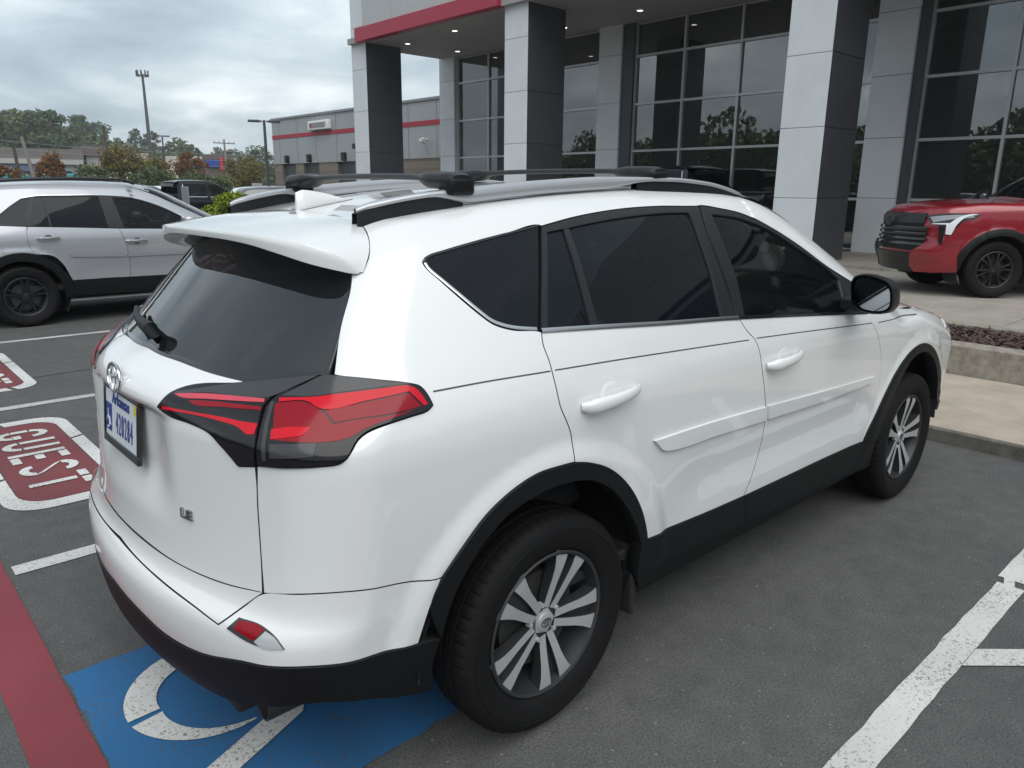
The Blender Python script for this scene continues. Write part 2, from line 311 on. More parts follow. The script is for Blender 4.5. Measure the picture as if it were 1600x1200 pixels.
# ---------------------------------------------------------------- car surfaces
def _pchip(xs,ys,xq):
    xs=np.array(xs,float);ys=np.array(ys,float);h=np.diff(xs);d=np.diff(ys)/h
    m=np.zeros(len(xs));m[0]=d[0];m[-1]=d[-1]
    for i in range(1,len(xs)-1):
        if d[i-1]*d[i]>0:
            w1=2*h[i]+h[i-1];w2=h[i]+2*h[i-1];m[i]=(w1+w2)/(w1/d[i-1]+w2/d[i])
    k=np.clip(np.searchsorted(xs,xq)-1,0,len(h)-1);t=(xq-xs[k])/h[k]
    t2=t*t;t3=t2*t
    return (2*t3-3*t2+1)*ys[k]+(t3-2*t2+t)*h[k]*m[k]+(-2*t3+3*t2)*ys[k+1]+(t3-t2)*h[k]*m[k+1]
class Tab:
    def __init__(s,knots,sig):
        xs=[a for a,b in knots];ys=[b for a,b in knots]
        s.x=np.linspace(xs[0],xs[-1],1600);y=_pchip(xs,ys,s.x);dx=s.x[1]-s.x[0]
        n=int(3*sig/dx)+1;k=np.exp(-.5*(np.arange(-n,n+1)*dx/sig)**2);k/=k.sum()
        lo=y[0]+(y[1]-y[0])*np.arange(-n,0);hi=y[-1]+(y[-1]-y[-2])*np.arange(1,n+1)
        s.y=np.convolve(np.concatenate([lo,y,hi]),k,'valid')
    def __call__(s,q): return np.interp(q,s.x,s.y)
def sst(a,b,x):
    t=np.clip((x-a)/(b-a),0,1);return t*t*(3-2*t)
def rmax(a,b,r):
    m=np.maximum(a,b);k=(a>-r)&(b>-r)
    return np.where(k,np.sqrt(np.maximum((a+r)**2+(b+r)**2,1e-12))-r,m)
class WhiteCar:
    Z0=1.1;KA=.87;UF=2.66;HW=.9
    S=Tab([(.1,.80),(.2,.838),(.3,.866),(.4,.880),(.5,.889),(.6,.897),(.72,.903),(.85,.906),(.95,.905),(1.0,.902),(1.04,.895),(1.10,.874),(1.15,.855),(1.2,.833),(1.3,.786),(1.4,.734),(1.5,.674),(1.56,.632),(1.62,.57),(1.7,.46)],.012)
    R0=Tab([(.1,-.70),(.2,-.79),(.28,-.885),(.34,-.915),(.42,-.928),(.50,-.937),(.54,-.936),(.565,-.928),(.595,-.902),(.62,-.892),(.70,-.882),(.8,-.876),(.9,-.873),(1.0,-.871),(1.055,-.868),(1.085,-.852),(1.13,-.785),(1.17,-.742),(1.4,-.512),(1.6,-.30),(1.8,-.10)],.010)
    ZR=Tab([(-1.,1.40),(-.6,1.477),(-.3,1.537),(0,1.585),(.4,1.624),(.8,1.643),(1.1,1.645),(1.4,1.632),(1.62,1.592),(1.8,1.53),(2.0,1.445),(2.3,1.30),(2.55,1.175),(2.66,1.125),(2.8,1.09),(3.0,1.06),(3.2,1.02),(3.35,.965),(3.47,.9),(3.6,.78),(3.75,.5)],.03)
    def W(s,x,z):
        zr=np.minimum(s.ZR(np.minimum(x,1.3)),1.66)
        zr=np.where(x>1.3,1.645-.04*(x-1.3)**2,zr)
        zp=np.where(z>1.1,1.1+(z-1.1)*(1.645-1.1)/(zr-1.1),z)
        w=s.S(zp); g=sst(.95,1.5,z)
        t=np.maximum(.35-x,0);w=w-(.045+.10*g)*t*t
        t=np.maximum(x-2.0,0);w=w-.022*t*t*t-.004*t*t
        t=np.maximum(x-1.1,0);w=w-g*.05*t*t
        for cx in(0,2.66):
            r=np.hypot(x-cx,z-.348);w=w+.015*(1-sst(.505,.575,r))*sst(.2,.5,z)
        # door sculpt: shallow hollow low on the doors
        dm=sst(.45,.75,x)*(1-sst(1.95,2.2,x));w=w-.011*dm*np.exp(-((z-.61)/.12)**2)
        return w
    def R(s,y,z):
        c=.26+.11*sst(1.0,1.1,z)-.02*sst(1.1,1.3,z)
        r=s.R0(z)+c*y*y
        ay=np.abs(y)
        rec=(1-sst(.20,.37,ay))*sst(.72,.87,z)*(1-sst(1.015,1.04,z))
        return r+.027*rec
    def T(s,x,y):
        k=sst(1.2,1.9,x);c=.09+.07*sst(1.2,1.7,x)-.08*sst(2.3,2.7,x)
        return s.ZR(x+.30*y*y*k)-.018*(1-k)-c*y*y
    def FR(s,y,z): return 3.60-.33*y*y-.30*np.maximum(z-.75,0)-.1*np.maximum(.4-z,0)
    def F(s,P):
        x,y,z=P[...,0],P[...,1],P[...,2]
        a=np.abs(y)-s.W(x,z);b=s.R(y,z)-x
        b=b/(1+.35*sst(1.05,1.15,z))
        f=rmax(a,b,.13-.06*sst(1.05,1.2,z))
        f=rmax(f,(z-s.T(x,y))*(1-.12*sst(1.3,1.7,x)),.06)
        return rmax(f,x-s.FR(y,z),.10)
    def raydir(s,u,v):
        u=np.asarray(u,float);v=np.asarray(v,float)
        th=(np.minimum(u,0)+np.maximum(u-s.UF,0))/s.HW;al=np.maximum(v-s.Z0,0)/s.KA
        O=np.stack([np.clip(u,0,s.UF),0*u,np.minimum(v,s.Z0)],-1)
        D=np.stack([np.sin(th)*np.cos(al),-np.cos(th)*np.cos(al),np.sin(al)],-1)
        return O,D
    def at(s,u,v,off=0.,full=False):
        O,D=s.raydir(u,v);lo=np.full(O.shape[:-1],.02);hi=np.full(O.shape[:-1],1.6)
        for _ in range(34):
            m=(lo+hi)/2;f=s.F(O+D*m[...,None]);lo=np.where(f<0,m,lo);hi=np.where(f<0,hi,m)
        P=O+D*((lo+hi)/2)[...,None]
        if full or np.any(off!=0):
            N=s.normal(P)
            P2=P+N*np.asarray(off)[...,None] if np.ndim(off) else P+N*off
            return (P2,N) if full else P2
        return P
    def normal(s,P,e=2e-3):
        g=np.stack([s.F(P+np.eye(3)[i]*e)-s.F(P-np.eye(3)[i]*e) for i in range(3)],-1)
        return g/np.maximum(np.linalg.norm(g,axis=-1,keepdims=True),1e-9)
    def uv(s,P):
        x,y,z=P[...,0],P[...,1],P[...,2]
        e=np.where(x<0,x,np.maximum(x-s.UF,0))
        u=np.clip(x,0,s.UF)+s.HW*np.arctan2(e,-y);rho=np.hypot(e,y)
        v=np.where(z<=s.Z0,z,s.Z0+s.KA*np.arctan2(z-s.Z0,rho));return np.stack([u,v],-1)
    def hit(s,o,d,tmax=8.,n=1500,off=0.):
        t=np.linspace(.5,tmax,n);f=s.F(o+d*t[:,None])-off
        i=np.where((f[:-1]>0)&(f[1:]<=0))[0]
        if len(i)==0: return None
        a,b=t[i[0]],t[i[0]+1]
        for _ in range(40):
            m=(a+b)/2
            if s.F((o+d*m)[None])[0]-off>0:a=m
            else:b=m
        return o+d*b
class SilverCar(WhiteCar):
    UF=2.69
    ZR=Tab([(-1.,1.43),(-.6,1.54),(-.3,1.60),(0,1.64),(.4,1.665),(.8,1.675),(1.1,1.672),(1.4,1.655),(1.62,1.615),(1.8,1.555),(2.0,1.46),(2.3,1.31),(2.55,1.19),(2.66,1.14),(2.8,1.11),(3.0,1.08),(3.2,1.05),(3.35,1.0),(3.47,.93),(3.6,.8),(3.75,.5)],.03)
    R0=Tab([(.1,-.70),(.2,-.79),(.28,-.885),(.34,-.915),(.5,-.937),(.62,-.91),(.8,-.88),(1.06,-.868),(1.13,-.80),(1.2,-.75),(1.4,-.56),(1.6,-.40),(1.8,-.2)],.012)
class Truck(WhiteCar):
    Z0=.95;KA=.95;UF=3.7;HW=1.0;WC=.41;WB=3.7
    S=Tab([(.2,.80),(.35,.90),(.5,.955),(.65,.975),(.85,.99),(1.0,.992),(1.1,.985),(1.2,.972),(1.3,.94),(1.38,.912),(1.5,.86),(1.7,.79),(1.85,.735),(1.95,.68),(2.05,.5)],.012)
    ZR=Tab([(-1.6,1.34),(.86,1.36),(.94,1.82),(1.05,1.90),(1.4,1.945),(1.9,1.95),(2.25,1.92),(2.5,1.82),(2.8,1.65),(3.1,1.46),(3.2,1.42),(3.35,1.405),(3.8,1.40),(4.2,1.365),(4.45,1.32),(4.6,1.25),(4.78,1.12),(4.94,.8)],.03)
    def W(s,x,z):
        w=s.S(z);t=np.maximum(x-3.4,0);w=w-.04*t*t*t-.015*t*t
        for cx in(0,3.7):
            r=np.hypot(x-cx,z-.41);w=w+.03*(1-sst(.52,.60,r))*sst(.3,.6,z)
        return w
    def R(s,y,z): return -1.27+.05*y*y+0*z
    def T(s,x,y):
        k=sst(1.9,2.5,x)*(1-sst(3.3,3.5,x))
        return s.ZR(x+.22*y*y*k)-(.05+.02*sst(3.2,3.4,x))*y*y
    def FR(s,y,z): return 4.79-.36*y*y-.22*np.maximum(z-1.0,0)-.25*np.maximum(.55-z,0)+.05*np.exp(-((z-.66)/.12)**2)
# outlines on each body surface: (metres along the flank, metres up)
UVW={'qglass':[(-0.336,1.479),(-0.254,1.506),(-0.096,1.538),(0.036,1.555),(0.149,1.572),(0.067,1.373),(0.004,1.224),(-0.083,1.236),(-0.130,1.249),(-0.160,1.263),(-0.192,1.290),(-0.256,1.354),(-0.303,1.404),(-0.343,1.447),(-0.349,1.463)],
'rframe':[(0.158,1.567),(0.324,1.596),(0.524,1.618),(0.740,1.625),(0.906,1.622),(0.968,1.623),(0.943,1.501),(0.942,1.335),(0.946,1.235),(0.948,1.162),(0.413,1.194),(0.013,1.224)],
'rframe_top':[(0.158,1.567),(0.324,1.596),(0.524,1.618),(0.740,1.625),(0.906,1.622),(0.968,1.623)],
'rglass':[(0.171,1.542),(0.265,1.552),(0.375,1.566),(0.501,1.579),(0.609,1.587),(0.718,1.592),(0.884,1.592),(0.891,1.577),(0.885,1.457),(0.879,1.338),(0.868,1.249),(0.859,1.171),(0.541,1.190),(0.233,1.212),(0.042,1.232)],
'rdiv':[(0.239,1.550),(0.262,1.551),(0.233,1.213),(0.205,1.214)],
'fframe_top':[(0.979,1.625),(1.086,1.610),(1.256,1.576),(1.415,1.506),(1.584,1.414),(1.763,1.305),(1.943,1.219)],
'fglass':[(1.027,1.582),(1.135,1.571),(1.239,1.553),(1.404,1.491),(1.572,1.398),(1.755,1.295),(1.831,1.236),(1.788,1.099),(1.393,1.133),(1.004,1.162),(1.025,1.318),(1.023,1.456)],
'belt':[(0.003,1.223),(0.012,1.223),(0.229,1.208),(0.539,1.185),(0.860,1.165),(0.955,1.158),(1.388,1.125),(1.831,1.088),(1.974,1.076)],
'seam_rd_rear':[(0.011,1.220),(0.002,1.183),(0.005,1.142),(0.004,1.091),(0.007,1.020),(0.029,0.971),(0.046,0.928),(0.047,0.855)],
'seam_mid':[(0.962,1.155),(0.988,1.111),(1.027,1.073),(1.057,0.969),(1.099,0.848),(1.121,0.755),(1.125,0.627),(1.088,0.523),(1.049,0.462)],
'seam_fend':[(1.971,1.072),(2.032,1.012),(2.090,0.942),(2.155,0.816),(2.165,0.707),(2.135,0.573),(2.104,0.446)],
'sill_top':[(0.421,0.493),(0.720,0.473),(1.049,0.462),(1.386,0.458),(1.739,0.455),(2.104,0.445)],
'sill_bot':[(0.479,0.353),(0.751,0.347),(1.092,0.330),(1.442,0.318),(1.948,0.298),(2.250,0.284)],
'rarch_out':[(-0.444,0.483),(-0.412,0.575),(-0.382,0.651),(-0.331,0.712),(-0.258,0.785),(-0.178,0.830),(-0.092,0.855),(0.001,0.857),(0.047,0.854),(0.104,0.839),(0.195,0.799),(0.285,0.727),(0.361,0.627),(0.403,0.542),(0.421,0.491)],
'rarch_in':[(-0.385,0.473),(-0.362,0.562),(-0.331,0.627),(-0.298,0.678),(-0.257,0.719),(-0.194,0.766),(-0.108,0.793),(-0.035,0.803),(0.044,0.800),(0.130,0.778),(0.214,0.725),(0.282,0.655),(0.346,0.565),(0.386,0.491)],
'farch_out':[(2.105,0.444),(2.142,0.520),(2.221,0.651),(2.313,0.751),(2.425,0.821),(2.535,0.854),(2.637,0.858),(2.767,0.827),(2.905,0.749),(3.023,0.642),(3.102,0.525)],
'farch_in':[(2.227,0.420),(2.268,0.529),(2.331,0.649),(2.402,0.737),(2.476,0.794),(2.599,0.816),(2.722,0.798),(2.866,0.724),(2.979,0.618),(3.069,0.487)],
'seam_tail':[(-0.764,0.970),(-0.768,0.920),(-0.770,0.873),(-0.770,0.808),(-0.769,0.728),(-0.766,0.656)],
'seam_tailcorner':[(-0.766,0.656),(-0.821,0.605),(-0.878,0.555)],
'tail_gap':[(-0.878,0.555),(-0.955,0.567),(-1.091,0.578),(-1.280,0.588),(-1.402,0.595),(-1.495,0.601),(-1.598,0.608)],
'tail_crease':[(-0.769,0.654),(-0.882,0.641),(-1.066,0.635),(-1.267,0.642),(-1.473,0.644),(-1.666,0.649)],
'bump_top':[(-0.766,0.654),(-0.688,0.673),(-0.594,0.680),(-0.501,0.670),(-0.394,0.650),(-0.382,0.651)],
'bump_bot':[(-0.441,0.483),(-0.555,0.492),(-0.664,0.503),(-0.795,0.488),(-0.949,0.446),(-1.101,0.426),(-1.218,0.448),(-1.427,0.487),(-1.603,0.529)],
'blk_bot':[(-0.402,0.305),(-0.510,0.347),(-0.583,0.381),(-0.649,0.412),(-0.813,0.381),(-0.889,0.362),(-1.076,0.350),(-1.364,0.353)],
'refl':[(-0.855,0.554),(-0.825,0.585),(-0.764,0.586),(-0.727,0.573),(-0.705,0.547),(-0.742,0.543),(-0.792,0.543)],
'lamp_out':[(-0.760,0.972),(-0.626,0.989),(-0.589,0.994),(-0.575,1.005),(-0.564,1.023),(-0.554,1.040),(-0.536,1.053),(-0.502,1.063),(-0.441,1.072),(-0.402,1.077),(-0.387,1.087),(-0.393,1.103),(-0.412,1.129),(-0.430,1.136),(-0.613,1.161),(-0.635,1.160),(-0.689,1.136),(-0.750,1.108),(-0.763,1.091),(-0.761,1.058)],
'lamp_in':[(-1.121,1.044),(-1.077,1.087),(-0.861,1.127),(-0.643,1.159),(-0.697,1.135),(-0.759,1.108),(-0.771,1.091),(-0.768,1.057),(-0.765,1.015),(-0.769,0.969),(-0.815,0.959),(-0.832,0.974),(-0.865,0.999),(-0.908,1.021),(-0.975,1.030),(-1.069,1.033)],
'rear_glass_right':[(-0.586,1.439),(-0.586,1.383),(-0.607,1.268),(-0.633,1.160)],
'rear_glass_bot':[(-0.633,1.160),(-0.751,1.142),(-0.863,1.130),(-0.986,1.135),(-1.165,1.145),(-1.298,1.147),(-1.422,1.153),(-1.566,1.156),(-1.697,1.155)],
'pin_r':[(-0.382,1.115),(-0.226,1.117),(-0.001,1.114)],
'pin_rd':[(0.016,1.114),(0.256,1.108),(0.568,1.096),(0.985,1.079)],
'pin_fd':[(1.038,1.079),(1.407,1.061),(1.741,1.043),(2.009,1.029)],
'pin_f':[(2.077,1.024),(2.425,1.008),(2.697,1.000)],
'ditch':[(-0.610,1.703),(-0.454,1.728),(-0.311,1.746),(-0.145,1.751),(0.040,1.751),(0.148,1.742),(0.387,1.750),(0.530,1.738)],
'sp_seam':[(-0.553,1.441),(-0.534,1.472),(-0.528,1.496),(-0.530,1.565),(-0.555,1.641),(-0.597,1.705)],
'sp_roof':[(-0.612,1.709),(-0.751,1.793),(-1.072,1.917),(-1.788,1.920)],
'mold_r':[(0.415,0.835),(0.701,0.832),(1.101,0.817),(1.118,0.758),(0.791,0.771),(0.495,0.782),(0.463,0.791)],
'mold_f':[(1.116,0.817),(1.544,0.797),(2.085,0.776),(2.063,0.746),(1.564,0.746),(1.132,0.759)],
'handle_r':[(0.082,1.030),(0.137,1.044),(0.232,1.036),(0.319,1.031),(0.338,1.017),(0.300,1.004),(0.227,0.997),(0.130,0.998),(0.087,1.009)],
'handle_f':[(1.076,1.002),(1.146,1.014),(1.341,0.992),(1.268,0.962),(1.124,0.964)],
'Li_pink':[(-1.063,1.083),(-0.947,1.095),(-0.773,1.103),(-0.771,1.097),(-0.938,1.086),(-1.035,1.079)],
'Li_mid':[(-0.997,1.077),(-0.916,1.084),(-0.774,1.089),(-0.772,1.083),(-0.870,1.078),(-0.987,1.073)],
'Li_red':[(-1.091,1.052),(-1.041,1.054),(-0.860,1.059),(-0.816,1.058),(-0.769,1.059),(-0.771,1.039),(-0.788,1.036),(-0.816,1.046),(-0.856,1.050),(-0.954,1.052),(-1.088,1.045)],
'Li_grey':[(-1.069,1.086),(-0.860,1.125),(-0.650,1.156),(-0.694,1.136),(-0.756,1.109),(-0.779,1.104),(-0.949,1.097),(-1.058,1.085)],
'Lo_grey':[(-0.622,1.158),(-0.434,1.135),(-0.478,1.136),(-0.601,1.125),(-0.650,1.117),(-0.732,1.111),(-0.679,1.136),(-0.640,1.155)],
'Lo_red':[(-0.735,1.107),(-0.649,1.115),(-0.601,1.122),(-0.499,1.131),(-0.442,1.132),(-0.423,1.122),(-0.402,1.091),(-0.412,1.089),(-0.443,1.121),(-0.540,1.109),(-0.627,1.096),(-0.665,1.107),(-0.732,1.101)],
'Lo_mid':[(-0.623,1.094),(-0.540,1.107),(-0.445,1.118),(-0.418,1.089),(-0.482,1.083),(-0.555,1.078),(-0.601,1.072)],
'Lo_deep':[(-0.741,1.098),(-0.666,1.105),(-0.628,1.092),(-0.604,1.069),(-0.555,1.076),(-0.498,1.079),(-0.432,1.084),(-0.502,1.070),(-0.547,1.056),(-0.568,1.045),(-0.721,1.035)],
'Lo_low':[(-0.731,1.053),(-0.685,1.062),(-0.647,1.063),(-0.659,1.050),(-0.689,1.043),(-0.728,1.035)],
'Lo_edge':[(-0.754,1.099),(-0.744,1.101),(-0.734,0.992),(-0.744,0.990)],
'Lo_clear':[(-0.728,1.027),(-0.632,1.036),(-0.637,1.011),(-0.726,1.000)],
'Re_red':[(-0.832,0.561),(-0.821,0.579),(-0.768,0.583),(-0.754,0.579),(-0.778,0.552)],
'Re_clear':[(-0.751,0.577),(-0.729,0.570),(-0.710,0.549),(-0.756,0.543),(-0.775,0.551)]}
UVS={'qg':[(-0.130,1.294),(0.037,1.428),(0.142,1.510),(0.242,1.518),(0.117,1.136),(-0.149,1.149)],
'rg':[(0.259,1.517),(0.927,1.522),(0.952,1.100),(0.143,1.135)],
'rdiv':[(0.329,1.517),(0.349,1.517),(0.362,1.122),(0.342,1.123)],
'fg':[(1.080,1.508),(1.321,1.487),(1.467,1.432),(1.613,1.362),(1.818,1.244),(1.907,1.197),(1.482,1.078),(1.135,1.095)],
'trim':[(0.129,1.508),(0.252,1.533),(0.595,1.544),(0.999,1.548),(1.327,1.512),(1.620,1.393),(1.910,1.206)],
'sr':[(0.117,1.136),(0.095,1.055),(0.105,0.906),(0.140,0.828)],
'sm':[(1.066,1.089),(1.116,0.928),(1.144,0.666),(1.134,0.485)],
'ao':[(-0.191,0.824),(0.124,0.828),(0.323,0.798),(0.408,0.709),(0.462,0.581),(0.495,0.499)],
'sill':[(0.495,0.499),(0.938,0.507),(1.484,0.486)],
'sillb':[(0.466,0.324),(1.340,0.282)],
'mold':[(0.491,0.810),(1.100,0.783),(1.105,0.754),(0.515,0.780)],
'hr':[(0.177,1.001),(0.417,0.993)],
'hf':[(1.125,0.936),(1.379,0.927)]}
UVR={'grille':[(4.841,1.146),(4.729,1.095),(4.627,0.948),(4.610,0.772),(4.771,0.649),(5.474,0.698),(5.778,0.894)],
'head':[(4.653,1.126),(4.130,1.169),(4.011,1.164),(4.066,1.123),(4.212,1.070),(4.278,0.997),(4.327,0.897),(4.388,0.903),(4.396,1.012),(4.526,1.021),(4.599,1.068)],
'drl':[(4.559,1.034),(4.358,1.044),(4.283,1.113),(4.130,1.169),(4.027,1.167),(4.205,1.113),(4.282,1.024),(4.327,0.897),(4.388,0.903),(4.391,1.019),(4.540,1.018)],
'vent':[(4.466,1.009),(4.395,1.005),(4.402,0.762),(4.446,0.768)],
'blk':[(4.791,0.516),(4.803,0.355),(5.026,0.349)],
'bcorn':[(4.761,0.615),(4.583,0.758),(4.520,0.743),(4.234,0.742),(4.216,0.542),(4.218,0.385),(4.714,0.344),(4.791,0.427)]}
# ---------------------------------------------------------------- body panels cut from a smooth car surface
def cut_smooth(pts,closed=True,ang=38,step=.02):
    P=[np.array(p,float) for p in pts]; n=len(P); out=[]
    def corner(i):
        if not closed and (i==0 or i==n-1): return True
        a=P[i]-P[i-1]; b=P[(i+1)%n]-P[i]; la,lb=np.hypot(*a),np.hypot(*b)
        if la<1e-6 or lb<1e-6: return True
        return math.degrees(math.acos(np.clip(a@b/la/lb,-1,1)))>ang
    cs=[corner(i) for i in range(n)]
    for i in range(n if closed else n-1):
        p1,p2=P[i],P[(i+1)%n]; L=np.hypot(*(p2-p1))
        if L<1e-6: continue
        p0=p1-(p2-p1) if cs[i] else P[i-1]; p3=p2+(p2-p1) if cs[(i+1)%n] else P[(i+2)%n]
        l0=max(np.hypot(*(p1-p0)),1e-6); l2=max(np.hypot(*(p3-p2)),1e-6)
        m1=(p2-p1) if cs[i] else ((p1-p0)/l0+(p2-p1)/L)/2*L
        m2=(p2-p1) if cs[(i+1)%n] else ((p3-p2)/l2+(p2-p1)/L)/2*L
        k=max(1,int(math.ceil(L/step)))
        for j in range(k):
            t=j/k; out.append((2*t**3-3*t**2+1)*p1+(t**3-2*t**2+t)*m1+(-2*t**3+3*t**2)*p2+(t**3-t**2)*m2)
    if not closed: out.append(P[-1])
    return np.array(out)
def area2(p): return np.sum(p[:,0]*np.roll(p[:,1],-1)-np.roll(p[:,0],-1)*p[:,1])
def inset(p,g):
    if area2(p)<0: p=p[::-1]
    a=p-np.roll(p,1,0); b=np.roll(p,-1,0)-p
    a/=np.maximum(np.hypot(a[:,0],a[:,1]),1e-9)[:,None]; b/=np.maximum(np.hypot(b[:,0],b[:,1]),1e-9)[:,None]
    na=np.stack([-a[:,1],a[:,0]],1); nb=np.stack([-b[:,1],b[:,0]],1); s=na+nb; l=np.maximum((s*s).sum(1),.6)
    return p+s*(2*g/l)[:,None]
def inside(poly,q):
    x,y=q[:,0],q[:,1]; r=np.zeros(len(q),bool); n=len(poly); j=n-1
    for i in range(n):
        xi,yi=poly[i]; xj,yj=poly[j]
        if yi!=yj: r^=((yi>y)!=(yj>y))&(x<(xj-xi)*(y-yi)/(yj-yi)+xi)
        j=i
    return r
def edge_dist(poly,q):
    d=np.full(len(q),9.)
    for i in range(len(poly)):
        a=poly[i];b=poly[(i+1)%len(poly)];e=b-a;t=np.clip(((q-a)@e)/max(e@e,1e-12),0,1)
        d=np.minimum(d,np.hypot(*(q-a-t[:,None]*e).T))
    return d
def mesh_n(name,V,F,N,m,parent,flatmask=None):
    me=bpy.data.meshes.new(name); me.from_pydata(V.tolist(),[],F); me.materials.append(M[m] if isinstance(m,str) else m)
    me.polygons.foreach_set('use_smooth',[True]*len(F))
    ln=[tuple(N[i]) for f in F for i in f]; me.normals_split_custom_set(ln); me.update()
    o=bpy.data.objects.new(name,me); C.objects.link(o)
    if parent is not None:o.parent=parent
    return o
def panel(S,name,outer,m,parent,holes=(),off=0.,gap=.0018,thick=.012,step=.03,mirror=False,ang=38,edge=None,raw=False,rim=None):
    es=edge or min(step,.022)
    o=cut_smooth(outer,True,ang,es) if not raw else cut_smooth(outer,True,-1,es)
    loops=[inset(o,gap)]
    for h in holes:
        hh=cut_smooth(h,True,ang,es); hh=inset(hh,-gap if area2(hh)>0 else -gap); loops.append(hh)
    o=loops[0]; lo,hi=o.min(0),o.max(0)
    gx=np.arange(lo[0],hi[0],step); gy=np.arange(lo[1],hi[1],step*.87)
    G=np.stack([(np.repeat(gx[None],len(gy),0)+(np.arange(len(gy))%2)[:,None]*step/2).ravel(),np.repeat(gy,len(gx))],1)
    k=inside(o,G)&(edge_dist(o,G)>es*.45); 
    for h in loops[1:]: k&=~inside(h,G)&(edge_dist(h,G)>es*.45)
    G=G[k]
    pts=np.concatenate(loops+[G]); ed=[];s=0
    for l in loops: ed+=[(s+i,s+(i+1)%len(l)) for i in range(len(l))]; s+=len(l)
    r=delaunay_2d_cdt([Vector(p) for p in pts],ed,[],0,1e-6)
    P2=np.array([tuple(v) for v in r[0]]); T=[tuple(f) for f in r[2]]
    cen=np.array([P2[list(f)].mean(0) for f in T]); k=inside(o,cen)
    for h in loops[1:]: k&=~inside(h,cen)
    T=[f for f,q in zip(T,k) if q]
    P,N=S.at(P2[:,0],P2[:,1],off,full=True)
    # boundary edges -> rim turned inwards
    cnt={}
    for f in T:
        for i in range(len(f)):
            a,b=f[i],f[(i+1)%len(f)]; cnt[(a,b)]=cnt.get((a,b),0)+1
    bd=[(a,b) for (a,b) in cnt if (b,a) not in cnt]
    V=[P];NN=[N];F=[]
    # orientation
    TA=np.array([t[:3] for t in T]); nn=np.cross(P[TA[:,1]]-P[TA[:,0]],P[TA[:,2]]-P[TA[:,0]]); flip=(nn*N[TA[:,0]]).sum()<0
    F=[t[::-1] if flip else t for t in T]; base=len(P)
    for a,b in bd:
        if flip:a,b=b,a
        pa,pb=P[a],P[b]; ia,ib=pa-N[a]*thick,pb-N[b]*thick
        e=pb-pa; o2=np.cross(e,N[a]); o2/=max(np.linalg.norm(o2),1e-9)
        c1=(o2+N[a]*.6); c1/=np.linalg.norm(c1)
        V.append(np.array([pa,pb,ib,ia])); NN.append(np.array([c1,c1,o2,o2])); F.append((base+1,base,base+3,base+2)); base+=4
    V=np.concatenate(V);NN=np.concatenate(NN)
    nt_=len(T)
    def rimmed(o_):  # edges of painted panels coloured dark, putting shut-line shade into the colour
        if rim or (rim is None and m in('white','silver','red')):
            o_.data.materials.append(M[rim or 'interior']); o_.data.polygons.foreach_set('material_index',[0]*nt_+[1]*(len(F)-nt_))
        return o_
    ob=rimmed(mesh_n(name,V,F,NN,m,parent))
    if not mirror: return ob
    k=np.array([1,-1,1.]); return ob,rimmed(mesh_n(name,V*k,[t[::-1] for t in F],NN*k,m,parent))
def strip(S,name,line,w,m,parent,off=.001,thick=.003,mirror=False,step=.03,ang=38,taper=False):
    l=cut_smooth(line,False,ang,step); t=np.gradient(l,axis=0); t/=np.maximum(np.hypot(t[:,0],t[:,1]),1e-9)[:,None]; n=np.stack([-t[:,1],t[:,0]],1)
    ww=np.full(len(l),w/2)
    if taper: s=np.linspace(0,1,len(l)); ww=ww*np.clip(np.minimum(s,1-s)*12,.15,1)
    A=l+n*ww[:,None];B=l-n*ww[:,None]
    PA,NA=S.at(A[:,0],A[:,1],off,full=True);PB,NB=S.at(B[:,0],B[:,1],off,full=True);PM,NM=S.at(l[:,0],l[:,1],off+w*.12,full=True)
    QA,QB=PA-NA*thick,PB-NB*thick; k=len(l)
    V=np.concatenate([QA,PA,PM,PB,QB]); F=[]
    for i in range(k-1):
        for j in range(4): F.append((j*k+i,j*k+i+1,(j+1)*k+i+1,(j+1)*k+i))
    F.append((0,k,2*k,3*k,4*k)); F.append((k-1,5*k-1,4*k-1,3*k-1,2*k-1))
    def mk(V):
        me=bpy.data.meshes.new(name); me.from_pydata(V.tolist(),[],F); me.materials.append(M[m])
        bm=bmesh.new(); bm.from_mesh(me); bmesh.ops.recalc_face_normals(bm,faces=bm.faces); bm.to_mesh(me); bm.free()
        me.polygons.foreach_set('use_smooth',[True]*len(me.polygons)); me.set_sharp_from_angle(angle=rad(60))
        o=bpy.data.objects.new(name,me); C.objects.link(o); o.parent=parent; return o
    a=mk(V)
    if mirror: return a,mk(V*np.array([1,-1,1.]))
    return a
def top_uv(S,x,y,z0=.6):
    # point of the surface straight above (x, y), as outline coordinates
    lo,hi=z0,2.6
    for _ in range(40):
        m_=(lo+hi)/2
        if S.F(np.array([[x,y,m_]]))[0]<0: lo=m_
        else: hi=m_
    return tuple(S.uv(np.array([x,y,lo])))
def side_uv(S,x,z,y0=-2.):
    lo,hi=0.,2.0
    for _ in range(40):
        m_=(lo+hi)/2
        if S.F(np.array([[x,-m_,z]]))[0]<0: lo=m_
        else: hi=m_
    return tuple(S.uv(np.array([x,-lo,z])))
